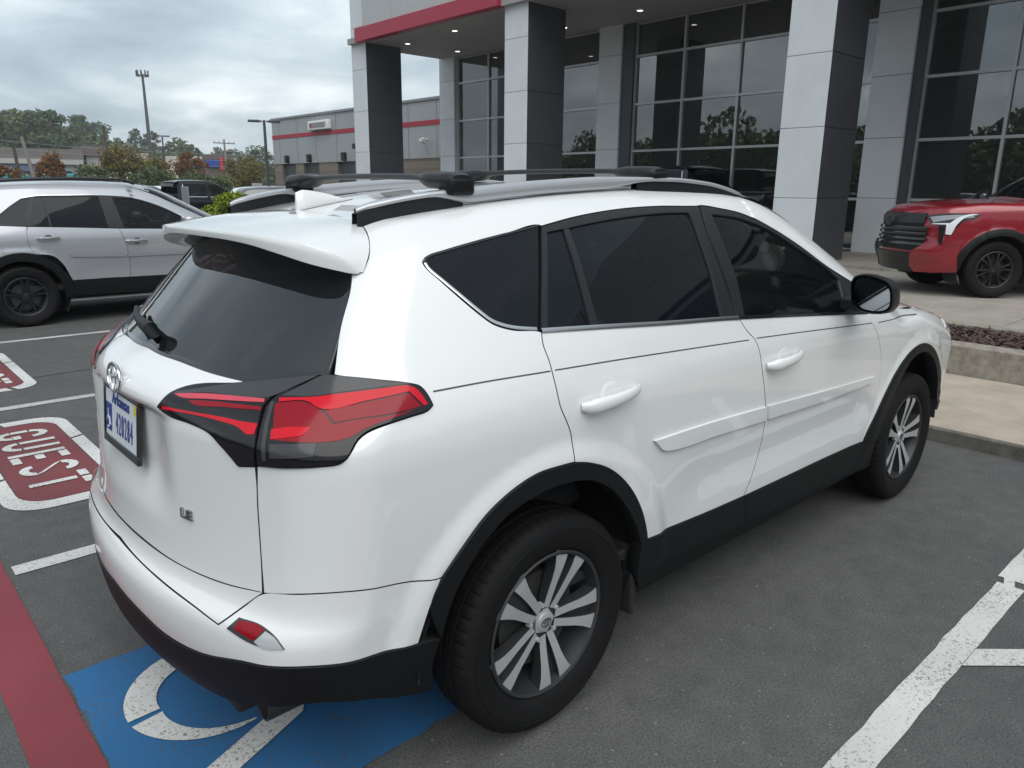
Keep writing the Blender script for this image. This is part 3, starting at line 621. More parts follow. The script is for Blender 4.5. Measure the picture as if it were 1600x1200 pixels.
def topgrid(S,name,X,Y,m,parent,off=0.,thick=.012):
    # a patch seen from above: X,Y arrays of plan positions, z from the surface
    lo=np.full(X.shape,.6);hi=np.full(X.shape,2.6)
    for _ in range(36):
        md=(lo+hi)/2;f=S.F(np.stack([X,Y,md],-1));lo=np.where(f<0,md,lo);hi=np.where(f<0,hi,md)
    P=np.stack([X,Y,lo],-1);N=S.normal(P);P=P+N*off
    a,b=X.shape;V=P.reshape(-1,3);NN=N.reshape(-1,3);F=[]
    for i in range(a-1):
        for j in range(b-1):F.append((i*b+j,i*b+j+1,(i+1)*b+j+1,(i+1)*b+j))
    f=F[0]
    if np.cross(V[f[1]]-V[f[0]],V[f[2]]-V[f[0]])@NN[f[0]]<0:F=[q[::-1] for q in F]
    ring=[i*b for i in range(a)]+[(a-1)*b+j for j in range(1,b)]+[i*b+b-1 for i in range(a-2,-1,-1)]+[j for j in range(b-2,0,-1)]
    base=len(V);V=np.concatenate([V,V[ring]-NN[ring]*thick]);NN=np.concatenate([NN,NN[ring]]);k=len(ring)
    F+=[(ring[i],ring[(i+1)%k],base+(i+1)%k,base+i) for i in range(k)]
    return mesh_n(name,V,F,NN,m,parent)
def wheel(parent,x,y,z,style,ang0,R=.350,w=.225,rr=.219,side=-1,fmats=None):
    """wheel (brake disc and hub) > tyre, rim, hub_cap; built facing -y, turned for the other side"""
    hub=MB(); hub.lathe([(.0,-.02),(.150,-.02),(.150,.005),(0,.005)],36); hub.lathe([(0,-.05),(.05,-.05),(.05,.06),(0,.06)],20)
    root=hub.build('wheel','dark_metal',parent,smooth=True); root.location=(x,y,z); root.rotation_euler=(0,0,0 if side<0 else math.pi)
    k=w/.225; sc=(R-rr)/(.350-.219)
    pr=[(.214,-.070),(.221,-.084),(.228,-.092),(.238,-.098),(.262,-.108),(.288,-.112),(.300,-.1125),(.302,-.110),(.305,-.1125),(.318,-.109),(.331,-.101),(.339,-.094),(.3455,-.082),(.3475,-.066),(.3485,-.052),(.341,-.050),(.341,-.042),(.3490,-.040),(.3500,-.008),(.342,-.006),(.342,.006),(.3500,.008),(.3490,.040),(.341,.042),(.341,.050),(.3485,.052),(.3455,.082),(.331,.101),(.300,.112),(.262,.108),(.228,.092),(.214,.070)]
    pr=[(rr+(a-.219)*sc,b*k) for a,b in pr]
    t=MB(); t.lathe(pr,300,mod=lambda kk,j:(-.0035 if (j in(11,12,13,14,25,26,27) and kk%5==0) else (-.004 if (j in(18,19,22,23) and kk%5==2) else 0.)))
    ty=t.build('tyre','rubber',root,smooth=True,ang=26)
    yb=-.085*k; r=MB()
    mats=fmats or ['rim_silver','rim_dark']
    q=rr/.219
    r.lathe([(.221*q,yb-.004),(.216*q,yb-.008),(.209*q,yb-.004),(.203*q,yb+.02),(.196*q,yb+.05),(.19*q,.07),(.214*q,.075)],72,mi=1)
    r.lathe([(.186*q,.04),(.0,.045)],36,mi=1)
    def arm(a,prof,y0,y1,mi,side_m):
        # prof: list of (radius, left offset, right offset); a flat face at y0(r), walls down to y1
        ca,sa=math.cos(a),math.sin(a);top=[];bot=[]
        for rad_,l,rg in prof:
            rad_*=q;l*=q;rg*=q
            yy=y0(rad_)
            for o_ in(l,rg): top.append((rad_*ca-o_*sa,yy,rad_*sa+o_*ca)); bot.append((rad_*ca-o_*sa,y1+yb*0,rad_*sa+o_*ca))
        n=len(prof);vs=top+bot;ft=[];fs=[]
        for i in range(n-1):
            ft.append((2*i,2*i+1,2*i+3,2*i+2)); fs+=[(2*i,2*i+2,2*n+2*i+2,2*n+2*i),(2*i+1,2*n+2*i+1,2*n+2*i+3,2*i+3)]
        fs+=[(0,2*n,2*n+1,1),(2*n-2,2*n-1,4*n-1,4*n-2)]
        o=len(r.v); r.v+=vs; r.f+=[tuple(o+i for i in f) for f in ft]; r.m+=[mi]*len(ft); r.f+=[tuple(o+i for i in f) for f in fs]; r.m+=[side_m]*len(fs)
    face=lambda rad_: yb+.016-.016*min(1,max(0,(rad_-.05)/.13))
    if style=='twin':
        for i in range(5):
            a=ang0+i*2*math.pi/5
            for s in(1,-1):
                pf=[]
                for rad_,c_,h_ in((.042,.012,.012),(.07,.017,.0125),(.10,.022,.0130),(.13,.026,.0140),(.16,.031,.0170),(.18,.035,.0205),(.200,.039,.0245),(.2125,.042,.0265)):
                    l,rg=c_-h_*.85,c_+h_*1.15
                    pf.append((rad_,s*l,s*rg) if s>0 else (rad_,-rg,-l))
                arm(a,pf,face,-.035*k,0,1)
            arm(a,[(.05,-.014,.014),(.1,-.018,.018),(.15,-.024,.024),(.212,-.03,.03)],lambda rr_:face(rr_)+.020,-.02,1,1)
        for i in range(5):
            a=ang0+(i+.5)*2*math.pi/5; cx,cz=.057*math.cos(a),.057*math.sin(a)
            r.lathe([(0,yb+.012),(.007,yb+.012),(.0085,yb+.03)],8,c=(cx,0,cz),mi=0)
    else:
        n=6 if style=='six' else 5
        for i in range(n):
            a=ang0+i*2*math.pi/n
            for s in(1,-1):
                pf=[(.04,.004,.018),(.08,.005,.017),(.12,.010,.022),(.17,.022,.036),(.213,.036,.052)]
                arm(a,[(p_,s*l_,s*g_) if s>0 else (p_,-g_,-l_) for p_,l_,g_ in pf],face,-.03*k,0,1)
        for i in range(n):
            a=ang0+(i+.5)*2*math.pi/n; cx,cz=.055*math.cos(a),.055*math.sin(a)
            r.lathe([(0,yb+.008),(.007,yb+.008),(.0085,yb+.03)],8,c=(cx,0,cz),mi=0)
    r.lathe([(0.030,yb+.014),(.042,yb+.0155),(.046,yb+.03)],5 if style=='twin' else 30,mi=0)
    rim=r.build('rim',mats,root,smooth=True,ang=30)
    c=MB(); c.lathe([(0,yb+.0085),(.022,yb+.009),(.029,yb+.011),(.032,yb+.02)],30)
    cap=c.build('hub_cap',mats[0],root,smooth=True,ang=50)
    if style=='twin':
        em=emblem(root,(0,yb+.008,0),.038,.026,'dark_metal',thick=.002,frame=((1,0,0),(0,0,1),(0,-1,0)),name='wheel_emblem')
    return root
def emblem(parent,c,w,h,m,thick=.006,tilt=0.,frame=None,name='emblem'):
    # three interlaced oval rings; frame gives (right, up, out) of the surface it sits on
    R_,U_,O_=frame; e=MB(); c=Vector(c); R_=Vector(R_);U_=Vector(U_);O_=Vector(O_)
    def oval(cx,cy,a,b,t):
        P=[c+R_*(cx+a*math.cos(g))+U_*(cy+b*math.sin(g))+O_*thick*.5 for g in np.linspace(0,2*math.pi,33)]
        e.tube(P,t,6,cap=False,up=O_)
    oval(0,0,w/2,h/2,h*.048); oval(0,h*.22,w*.34,h*.20,h*.040); oval(0,h*-.01,w*.155,h*.45,h*.040)
    return e.build(name,m,parent,smooth=True,ang=60)
# ---------------------------------------------------------------- ground, markings, kerb, walk, bed, drive
def gz(y): return 1.75*float(sst(62,88,y))
def build_ground():
    xs=sorted(set([-400,-200,-100,-60]+list(range(-40,61,10))+[80,120,200,400])); ys=sorted(set([-400,-200,-100,-60]+list(range(-40,60,10))+list(range(58,96,2))+[110,130,160,200,300,500]))
    b=MB(); b.grid(np.array([[(x,y,gz(y)) for y in ys] for x in xs])); o=b.build('ground','asphalt',smooth=True); tag(o,kind='structure')
    gv=MB(); gv.grid(np.array([[(x,y,gz(y)+.02) for y in np.linspace(94,104,6)] for x in np.linspace(-60,160,6)])); tag(gv.build('grass_verge','grass'),kind='structure')
def flat(name,polys,m,z,parent=None,wob=0.):
    b=MB()
    for p in polys:
        n=len(p); b.add([(x,y,z) for x,y in p],[tuple(range(n))])
    o=b.build(name,m,parent,fix=True)
    for f in o.data.polygons:
        if f.normal.z<0: f.flip()
    return o
def wob_line(x0,x1,yc,w,seg=.10,amp=.0016):
    n=max(2,int(abs(x1-x0)/seg)); X=np.linspace(x0,x1,n+1)
    t=yc+w/2+rng.normal(0,amp,n+1); bt=yc-w/2+rng.normal(0,amp,n+1)
    return [[(X[i],bt[i]),(X[i+1],bt[i+1]),(X[i+1],t[i+1]),(X[i],t[i])] for i in range(n)]
def build_markings():
    for y in(9.86,6.98,4.14,1.295):
        tag(flat('parking_line',wob_line(-1.03,3.8,y,.095),'paint_white2' if y>1.3 else 'paint_white',.004),kind='structure')
    a=wob_line(-1.03,2.04,-1.585,.100,amp=.002); c=wob_line(2.10,3.8,-1.572,.100,amp=.002)
    tag(flat('parking_line',a+[[(2.04,-1.60),(2.10,-1.585),(2.10,-1.545),(2.04,-1.56)]]+c,'paint_white',.004),kind='structure')
    d=Vector((.74,-.67)); n=Vector((.67,.74))
    for k in range(5):
        o=Vector((-1.0+k*1.15-.02,-1.637)); w=.098
        p=[o,o+Vector((w/.67,0)),o+Vector((w/.67,0))+d*1.75,o+d*1.75]
        tag(flat('hatch_line',[[tuple(q) for q in p]],'paint_white',.0055),kind='structure')
    Y=np.linspace(-9,16,180); L=-1.215+rng.normal(0,.002,180); R=-1.052+rng.normal(0,.002,180)
    tag(flat('fire_lane_band',[[(L[i],Y[i]),(R[i],Y[i]),(R[i+1],Y[i+1]),(L[i+1],Y[i+1])] for i in range(179)],'paint_red',.004),kind='structure')
    # accessible bay square and symbol
    t=thing('accessible_marking','worn blue square with white wheelchair symbol under the tail of the white SUV','road marking',(-.4,-.15,0))
    off=lambda P:[(x+.4,y+.15) for x,y in P]
    n=24;ed=lambda a,b:[(a[0]+(b[0]-a[0])*i/n+rng.normal(0,.006),a[1]+(b[1]-a[1])*i/n+rng.normal(0,.006)) for i in range(n)]
    c=[(-1.045,-.66),(.30,-.655),(.30,.352),(-1.045,.358)]
    sq=ed(c[0],c[1])+ed(c[1],c[2])+ed(c[2],c[3])+ed(c[3],c[0])
    flat('blue_field',[off(sq)],'paint_blue',.004,t)
    cx,cy=-.685,-.022
    def arc(a0,a1,ri,ro,n=18):
        A=np.radians(np.linspace(a0,a1,n)); ri=np.broadcast_to(ri,n);ro=np.broadcast_to(ro,n)
        return [[(cx+ri[i]*math.cos(A[i]),cy+ri[i]*math.sin(A[i])),(cx+ro[i]*math.cos(A[i]),cy+ro[i]*math.sin(A[i])),(cx+ro[i+1]*math.cos(A[i+1]),cy+ro[i+1]*math.sin(A[i+1])),(cx+ri[i+1]*math.cos(A[i+1]),cy+ri[i+1]*math.sin(A[i+1]))] for i in range(n-1)]
    flat('symbol_wheel',[off(p) for p in arc(62,182,.178,.272)],'paint_white',.008,t)
    flat('symbol_wheel',[off(p) for p in arc(188,277,np.linspace(.178,.245,18),np.linspace(.272,.252,18))],'paint_white',.008,t)
    flat('symbol_leg',[off([(-.50,-.262),(-.512,-.30),(-.535,-.335),(-.93,-.500),(-.955,-.42),(-.545,-.248)])],'paint_white',.008,t)
    flat('symbol_body',[off([(-.46,-.26),(-.40,-.30),(-.12,-.02),(-.16,.05),(-.40,-.17)])],'paint_white',.008,t)
    # GUEST stencils
    def rr(hx,hy,r,n=8):
        P=[]
        for sx,sy,a in((1,1,0),(-1,1,90),(-1,-1,180),(1,-1,270)):
            for g in np.linspace(a,a+90,n): P.append((sx*(hx-r)+r*math.cos(rad(g)),sy*(hy-r)+r*math.sin(rad(g))))
        return P
    for k,(gx,gy,lab) in enumerate(((-.635,2.83,'GUEST stencil with red field and white border in the bay beside the white SUV'),(-.56,5.60,'GUEST stencil with red field and white border, cut off, nearer the silver SUV'))):
        t=thing('guest_marking',lab,'road marking',(gx,gy,0),group='GUEST stencils painted in the bays')
        O,I=rr(.305,.90,.20),rr(.222,.785,.15)
        flat('red_field',[I],'paint_red2',.004,t)
        def dense(P):
            P=P+[P[0]];out=[]
            for i in range(len(P)-1):
                m_=max(1,int(math.hypot(P[i+1][0]-P[i][0],P[i+1][1]-P[i][1])/.03)); out+=[(P[i][0]+(P[i+1][0]-P[i][0])*j/m_,P[i][1]+(P[i+1][1]-P[i][1])*j/m_) for j in range(m_)]
            return np.array(out)
        D=dense(O);E_=D*np.array([.228/.305,.792/.90]); keep=[]
        for i in range(len(D)):
            x,y=D[i]
            gap=(abs(y-.27)<.022 and x>0) or (abs(y+.33)<.022 and x<0) or (abs(x-.09)<.02 and y<0) or (abs(x+.08)<.02 and y>0)
            if not gap: keep.append([tuple(D[i]),tuple(D[(i+1)%len(D)]),tuple(E_[(i+1)%len(D)]),tuple(E_[i])])
        flat('white_border',keep,'paint_white',.0045,t)
        # stencil letters, strokes with bridges; x runs towards the kerb (up), letters run towards -y
        def S(*rects): return [[(u0,-v0),(u1,-v0),(u1,-v1),(u0,-v1)] for (u0,u1,v0,v1) in rects]
        def curve(c,ru,rv,a0,a1,w,n=9):
            A=np.radians(np.linspace(a0,a1,n)); out=[]
            for i in range(n-1):
                q=[]
                for (A_,s) in((A[i],1),(A[i],-1),(A[i+1],-1),(A[i+1],1)): q.append((c[0]+(ru+s*w/2)*math.sin(A_),-(c[1]+(rv+s*w/2)*math.cos(A_))))
                out.append(q)
            return out
        H=.150;w=.048
        A_=.092;r_=.068
        letters={'G':curve((.045,0),.080,r_,5,172,w)+S((-.05,.045,-A_,-A_+w))+curve((-.045,0),.080,r_,188,352,w)+S((-.06,-.012,.016,A_)),
          'U':S((-.045,H,-A_,-A_+w),(-.045,H,A_-w,A_))+curve((-.05,0),.076,r_,186,354,w),
          'E':S((-H,H,-A_,-A_+w),(H-w,H,-A_+w+.018,A_),(-w/2,w/2,-A_+w+.018,A_*.7),(-H,-H+w,-A_+w+.018,A_)),
          'S':curve((.073,0),.053,r_,0,178,w)+[[(.085,A_),(.040,A_-w*.6),(-.085,-A_),(-.040,-A_+w*.6)]]+curve((-.073,0),.053,r_,182,358,w),
          'T':S((H-w,H,-.11,-.012),(H-w,H,.012,.11),(-H,H-w-.02,-w/2,w/2))}
        for i,ch in enumerate('GUEST'):
            y0=.52-i*.262
            flat('letter',[[(x,y+y0) for x,y in p] for p in letters[ch]],'paint_white',.0085,t)
    # oil spots and debris
    tag(flat('crack_seal',[[(-.9+.08*i,5.02+.10*math.sin(i*.7)*.1+i*.006),(-.82+.08*i,5.02+.10*math.sin((i+1)*.7)*.1+(i+1)*.006),(-.82+.08*i,5.032+.1*math.sin((i+1)*.7)*.1+(i+1)*.006),(-.9+.08*i,5.032+.1*math.sin(i*.7)*.1+i*.006)] for i in range(60)],'core',.0035),kind='structure')
def build_walk():
    k=MB(); k.box(3.845,3.885,-12,13,-.1,.094); tag(k.build('kerb','kerb',bevel=.012),kind='structure')
    base=MB(); base.box(3.89,5.62,-12,13,-.1,.06); sw=base.build('sidewalk','core'); tag(sw,kind='structure')
    for i in range(17):
        y0=-12+i*1.5
        if y0+1.5>13.1: break
        b=MB(); b.box(3.888,5.60,y0+.004,y0+1.496,.0,.098+rng.normal(0,.0012)); b.build('slab','concrete',sw,bevel=.006)
    b=MB(); b.box(5.80,6.84,-9.8,8.8,.0,.29); soil=b.build('planting_bed','soil'); tag(soil,kind='structure')
    ed=thing('planter_edging','low weathered concrete edging round the mulch bed beyond the walk','planter',(6.3,0,.1))
    for x0,x1,y0,y1 in((5.61,5.82,-10,9),(6.82,6.98,-10,9),(5.82,6.82,-10,-9.8),(5.82,6.82,8.8,9)):
        b=MB(); b.box(x0-6.3,x1-6.3,y0,y1,-.1,.25); b.build('edging_side','planter',ed,bevel=.014)
    # mulch chips
    v=[];f=[]
    for i in range(9000):
        x=rng.uniform(5.84,6.80);y=rng.uniform(-3.2,2.6) if i<7000 else rng.uniform(-9.6,8.6);z=.295+rng.uniform(0,.045)
        a=rng.uniform(0,6.28);l=rng.uniform(.02,.05);w=rng.uniform(.006,.014);tl=rng.normal(0,.35)
        dx,dy=math.cos(a)*l,math.sin(a)*l;nx,ny=-math.sin(a)*w,math.cos(a)*w;dz=math.sin(tl)*l;o=len(v)
        v+=[(x-dx-nx,y-dy-ny,z-dz),(x+dx-nx,y+dy-ny,z+dz),(x+dx+nx,y+dy+ny,z+dz),(x-dx+nx,y-dy+ny,z-dz),(x,y,z+.008)]; f+=[(o,o+1,o+4),(o+1,o+2,o+4),(o+2,o+3,o+4),(o+3,o,o+4)]
    me=bpy.data.meshes.new('mulch');me.from_pydata(v,[],f);me.materials.append(M['mulch']);o=bpy.data.objects.new('mulch',me);C.objects.link(o);tag(o,kind='stuff')
    b=MB(); b.box(6.99,17.6,-35.3,36,-.1,.09); dr=b.build('drive','core'); tag(dr,kind='structure')
    xs=[7.0,10.4,13.9,17.6]
    for i in range(3):
        for j in range(20):
            y0=-35.3+j*3.55; z=.13 if i<2 else .20
            b=MB(); b.box(xs[i]+.006,xs[i+1]-.006,y0+.006,y0+3.544,.0,z+rng.normal(0,.001)); b.build('slab','concrete_drive',dr,bevel=.008)
build_ground(); build_markings(); build_walk()
# ---------------------------------------------------------------- the white SUV
UC=-.9*math.pi/2; UFC=2.66+.9*math.pi/2
def symm(half):   # half outline from the centre line round the right side and back to the centre line
    return list(half)+[(2*UC-u,v) for u,v in reversed(half)]
def front_symm(half,S):
    uf=S.UF+S.HW*math.pi/2
    return list(half)+[(2*uf-u,v) for u,v in reversed(half)]
def rev(l): return list(l)[::-1]
def build_white():
    S=WhiteCar(); U=UVW
    t=thing('suv','white SUV with smoked red tail lamps and roof crossbars parked over the blue square','car',(0,0,0))
    P=lambda *a,**k: panel(S,*a,**k)
    wedge=[(1.41,-.62),(1.58,-.665),(1.76,-.70),(1.98,-.735),(2.2,-.765)]
    ditch=U['ditch'][:-1]+[top_uv(S,.9,-.553),top_uv(S,1.2,-.574)]
    scr=[top_uv(S,*p) for p in wedge]
    cowl=[side_uv(S,2.13,1.075),U['seam_fend'][0]]
    Q=U['qglass']
    quarter=rev(U['bump_top'])+rev(U['seam_tail'])[1:]+U['lamp_out'][:15]+rev(U['rear_glass_right'])[1:]+U['sp_seam'][:-1]+ditch+scr+cowl+rev(U['fframe_top'])+rev(U['rframe_top'])+[Q[4]]+rev(Q[:4])+[Q[14],Q[13],Q[12],Q[11],Q[10],Q[9],Q[8],Q[7],Q[6]]+U['seam_rd_rear']+rev(U['rarch_out'][2:9])[1:]
    P('side_body','white' if 0 else quarter,'white',t,mirror=True,step=.020,edge=.016)
    B=U['belt']
    d1=P('rear_door',B[1:6]+U['seam_mid'][1:]+rev(U['sill_top'][:2])+rev(U['rarch_out'][8:14])+rev(U['seam_rd_rear'])[1:],'white',t,mirror=True,step=.020,edge=.018)
    d2=P('front_door',B[5:9]+U['seam_fend'][1:]+rev(U['sill_top'][2:5])+rev(U['seam_mid'])[:-1],'white',t,mirror=True,step=.020,edge=.018)
    # wing, bonnet, nose
    hx=[(2.2,-.80),(2.5,-.79),(2.8,-.765),(3.05,-.72),(3.2,-.66)]
    hood=[top_uv(S,*p) for p in hx]
    fo=U['farch_out']
    P('wing',[U['seam_fend'][0],side_uv(S,2.1,1.07)]+hood+[(3.42,.90),(3.42,.42),(3.30,.40)]+rev(fo[:10])+rev(U['seam_fend'])[1:-1],'white',t,mirror=True,step=.034,rim='white')
    P('front_bumper',front_symm([(UFC,.32),(3.6,.32),(3.43,.41),(3.43,.78),(3.6,.80),(UFC,.80)],S),'white',t,step=.05)
    P('grille',front_symm([(UFC,.81),(3.45,.81),(3.45,.90),(UFC,.93)],S),'gloss_black',t,step=.05,off=-.01)
    hl=P('headlight',[(3.05,.885),(3.30,.81),(3.6,.815),(3.7,.84),(3.5,.885),(3.25,.925),(3.07,.93)],'head_lens',t,mirror=True,off=.006,step=.03)
    Xp=np.linspace(0,1,26);Yt=np.linspace(-1,1,31)
    X,Y=np.meshgrid(Xp,Yt,indexing='ij')
    X=2.12+X*(3.40-2.12); ye=np.interp(X,[2.1,2.2,2.5,2.8,3.05,3.2,3.4],[.845,.825,.812,.785,.74,.68,.62]); Yh=Y*ye; Xh=X-.16*(Yh**2)*(np.maximum(X-2.3,0)/1.1)
    topgrid(S,'bonnet',Xh,Yh,'white',t,off=-.003)
    X,Y=np.meshgrid(np.linspace(0,1,22),np.linspace(-1,1,31),indexing='ij')
    xs=1.585+X*(2.60-1.585); ye=np.interp(xs,[1.55,1.8,2.0,2.2,2.45,2.62],[.612,.668,.703,.730,.752,.762]); Yw=Y*ye; Xw=xs-.30*Yw**2*sst(1.2,1.9,xs)
    topgrid(S,'windscreen',Xw,Yw,'clear',t,off=-.004)
    X,Y=np.meshgrid(np.linspace(0,1,46),np.linspace(-1,1,37),indexing='ij')
    dx=[-.30,-.23,-.16,-.08,.04,.15,.39,.53,.9,1.2,1.4,1.6];dy=[.37,.405,.432,.455,.482,.497,.518,.533,.551,.572,.585,.592]
    xr=-.282-.03*(Y**4); xf=1.575-.30*.33*Y**2*.7; Xr=xr+(xf-xr)*X; Yr=Y*(np.interp(Xr,dx,dy)-.003)
    topgrid(S,'roof',Xr,Yr,'white',t)
    # tailgate: skin, lower lip, glass, spoiler
    skin=symm([(UC,.643),(-1.2668,.6415)]+rev(U['tail_crease'][:3])+rev(U['seam_tail'])[1:-1]+U['lamp_in'][9:16]+[U['lamp_in'][0],U['lamp_in'][1],U['lamp_in'][2]]+U['rear_glass_bot'][2:6]+[(UC,1.151)])
    P('tailgate',skin,'white',t,step=.017,edge=.016)
    P('tailgate_lip',symm([(UC,.595),(-1.2802,.588)]+rev(U['tail_gap'][:3])+rev(U['seam_tailcorner'])[1:]+U['tail_crease'][1:3]+[(-1.2668,.638),(UC,.640)]),'white',t,step=.022,edge=.016)
    g=symm([(UC,1.151)]+rev(U['rear_glass_bot'][1:6])+[U['rear_glass_bot'][0]]+rev(U['rear_glass_right'])[1:]+[(-.60,1.60),(-.9,1.66),(UC,1.68)])
    P('rear_window',g,'rear_glass',t,step=.03,off=-.004,gap=-.006)
    rg=U['rear_glass_right']
    gk=[(UC,1.151)]+rev(U['rear_glass_bot'][1:6])+[U['rear_glass_bot'][0]]+rev(rg)[1:]
    strip(S,'window_seal',[(u,v+.004) for u,v in rev(gk)[:-6]]+[(u,v+.005) for u,v in rev(gk)[-6:]],.011,'gloss_black',t,off=-.002,mirror=True)
    # spoiler: roof-line wing with a return face and underside
    A=[(-.280,0,1.5235),(-.281,-.15,1.521),(-.288,-.27,1.514),(-.297,-.374,1.5025),(-.327,-.475,1.4775),(-.358,-.540,1.440),(-.388,-.571,1.406),(-.405,-.580,1.384)]
    Bq=[(-.595,0,1.478),(-.592,-.15,1.4775),(-.580,-.29,1.4745),(-.556,-.42,1.467),(-.513,-.515,1.452),(-.462,-.560,1.428),(-.430,-.573,1.402),(-.413,-.577,1.384)]
    Cq=[(x-.003,y,z-d) for (x,y,z),d in zip(Bq,(.024,.0245,.028,.038,.046,.038,.020,.004))]
    Dq=[(-.43,0,1.462),(-.43,-.15,1.460),(-.425,-.29,1.452),(-.42,-.42,1.434),(-.408,-.50,1.408),(-.403,-.54,1.385),(-.403,-.56,1.380),(-.405,-.572,1.378)]
    def sp(L):
        L=np.array(L);s=np.concatenate([[0],np.cumsum(np.linalg.norm(np.diff(L,axis=0),axis=1))]);s/=s[-1];q=np.linspace(0,1,28)
        H=np.stack([_pchip(s,L[:,i],q) for i in range(3)],1); return np.concatenate([H[::-1],(H*[1,-1,1])[1:]])
    A,Bq,Cq,Dq=sp(A),sp(Bq),sp(Cq),sp(Dq)
    rows=[]
    for k in np.linspace(0,1,9): 
        r=A*(1-k)+Bq*k; r=r+np.array([0,0,1])*(.010*math.sin(math.pi*k)*np.clip(1-(np.abs(r[:,1:2])/.55)**2,0,1)); rows.append(r)
    rows+= [Bq+[-.004,0,-.005],Bq*.5+Cq*.5+[-.004,0,0],Cq]
    for k in np.linspace(.15,1,5): rows.append(Cq*(1-k)+Dq*k)
    b=MB(); b.grid(np.array(rows)); so=b.build('spoiler','white',t,smooth=True,ang=32)
    # bumper
    bt=rev(U['bump_top'])
    bump=symm([(UC,.472),(-1.2179,.452),(-1.101,.436),(-.9491,.4456)]+rev(U['bump_bot'][:4])+U['rarch_out'][1:2]+bt+U['seam_tailcorner'][1:2]+U['tail_gap'][:4]+[(UC,.592)])
    P('rear_bumper',bump,'white',t,step=.024,edge=.018)
    low=symm([(UC,.30),(-1.3643,.30)]+[(-1.0764,.305),(-.8889,.325),(-.8127,.352),(-.6495,.395),(-.5829,.378),(-.5099,.343),(-.4017,.304),(-.405,.40),U['rarch_in'][0]]+U['bump_bot'][:5]+[(-1.101,.432),(-1.2179,.448),(UC,.468)])
    P('lower_bumper','' or low,'black_plastic',t,step=.03,off=.004,thick=.05)
    # lamps
    lo=P('tail_lamp',U['lamp_out'],'lens_dark',t,mirror=True,off=.006,thick=.02,step=.022,edge=.014)
    li=P('tailgate_lamp',U['lamp_in'],'lens_dark',t,mirror=True,off=.005,thick=.02,step=.022,edge=.014)
    def lampbits(pair,items):
        for k,nm,m,off in items:
            a,b_=P(nm,U[k],m,None,mirror=True,off=off,thick=.001,step=.02,edge=.012,gap=0.,ang=50)
            a.parent=pair[0]; b_.parent=pair[1]
    lampbits(lo,[('Lo_grey','upper_reflector','lens_grey',.0066),('Lo_deep','brake_segment','lens_mid',.0066),('Lo_mid','side_reflector','lens_mid',.0070),('Lo_red','light_bar','lens_red',.0076),('Lo_low','lower_bar','lens_red',.0074),('Lo_edge','lens_edge','lens_grey',.0072),('Lo_clear','reversing_light','lens_grey',.0067)])
    lampbits(li,[('Li_grey','upper_reflector','lens_grey',.0056),('Li_pink','upper_bar','lens_pink',.0063),('Li_mid','middle_bar','lens_mid',.0060),('Li_red','light_bar','lens_red',.0066)])
    rf=P('bumper_reflector',U['refl'],'lens_grey',t,mirror=True,off=.003,thick=.012,step=.02,edge=.012)
    lampbits(rf,[('Re_red','red_segment','lens_mid',.0036),('Re_clear','ribbed_segment','lens_clear',.0036)])
    # side glass, frames, belt trim
    fr=P('rear_door_frame',U['rframe_top']+U['rframe'][6:],'satin_black',t,holes=[U['rglass']],mirror=True,off=-.002,thick=.02,step=.05)
    P('rear_door_window',U['rglass'],'tint',t,mirror=True,off=-.010,gap=-.004,step=.05)
    P('window_divider',U['rdiv'],'satin_black',t,mirror=True,off=-.003,gap=0,thick=.01,step=.05)
    pill=[U['rframe'][5],U['rframe'][6],U['rframe'][7],U['rframe'][8],U['rframe'][9]]
    sail=side_uv(S,1.97,1.085)
    P('front_door_frame',U['fframe_top']+[sail]+rev(B[5:8])[:-1]+[(B[5][0]-.003,B[5][1])]+[(u+.012,v) for u,v in rev(pill)[1:]],'satin_black',t,holes=[U['fglass']],mirror=True,off=-.002,thick=.02,step=.05)
    P('front_door_window',U['fglass'],'tint_front',t,mirror=True,off=-.010,gap=-.004,step=.05)
    P('quarter_window',Q,'tint',t,mirror=True,off=-.003,gap=.001,step=.04)
    qa=[Q[14],Q[13],Q[12],Q[11],Q[10],Q[9],Q[8],Q[7],Q[6]]
    cen=np.array(Q).mean(0); inw=lambda l,k:[tuple(np.array(p)+(cen-np.array(p))*k/np.hypot(*(cen-np.array(p)))) for p in l]
    strip(S,'quarter_trim',inw(qa,.0095),.010,'satin_chrome',t,off=.002,mirror=True,step=.015,ang=60)
    strip(S,'quarter_seal',inw([Q[14]]+Q[:5],.004),.006,'gloss_black',t,off=.0,mirror=True,step=.02)
    strip(S,'belt_trim',[(u,v+.001) for u,v in B[1:6]],.014,'satin_chrome',t,off=.003,mirror=True)
    strip(S,'belt_trim',[(B[5][0]+.006,B[5][1]+.001)]+[(u,v+.001) for u,v in B[6:9]],.012,'gloss_black',t,off=.003,mirror=True)
    # dark backing behind the shut lines
    P('inner_skin',[(-.42,.90),(-.2,.96),(.2,.96),(.52,.72),(.58,.38),(2.0,.38),(2.12,.72),(2.3,.94),(2.15,1.02),(1.0,1.10),(-.3,1.11),(-.5,1.0)],'interior',t,mirror=True,off=-.022,step=.09)
    P('inner_skin',symm([(UC,.40),(-.75,.42),(-.5,.55),(-.5,.95),(-.62,1.08),(-.9,1.06),(UC,1.09)]),'interior',t,off=-.045,step=.09)
    # cladding
    ro,ri=U['rarch_out'],U['rarch_in']
    P('rear_arch_trim',ro[1:]+rev(ri),'black_plastic',t,mirror=True,off=.007,thick=.06,step=.03,gap=.001)
    fi=U['farch_in']
    P('front_arch_trim',fo[:11]+[(3.30,.38),(3.22,.37)]+rev(fi),'black_plastic',t,mirror=True,off=.007,thick=.06,step=.03,gap=.001)
    st,sb=U['sill_top'],U['sill_bot']
    mid=(1.125,.45)
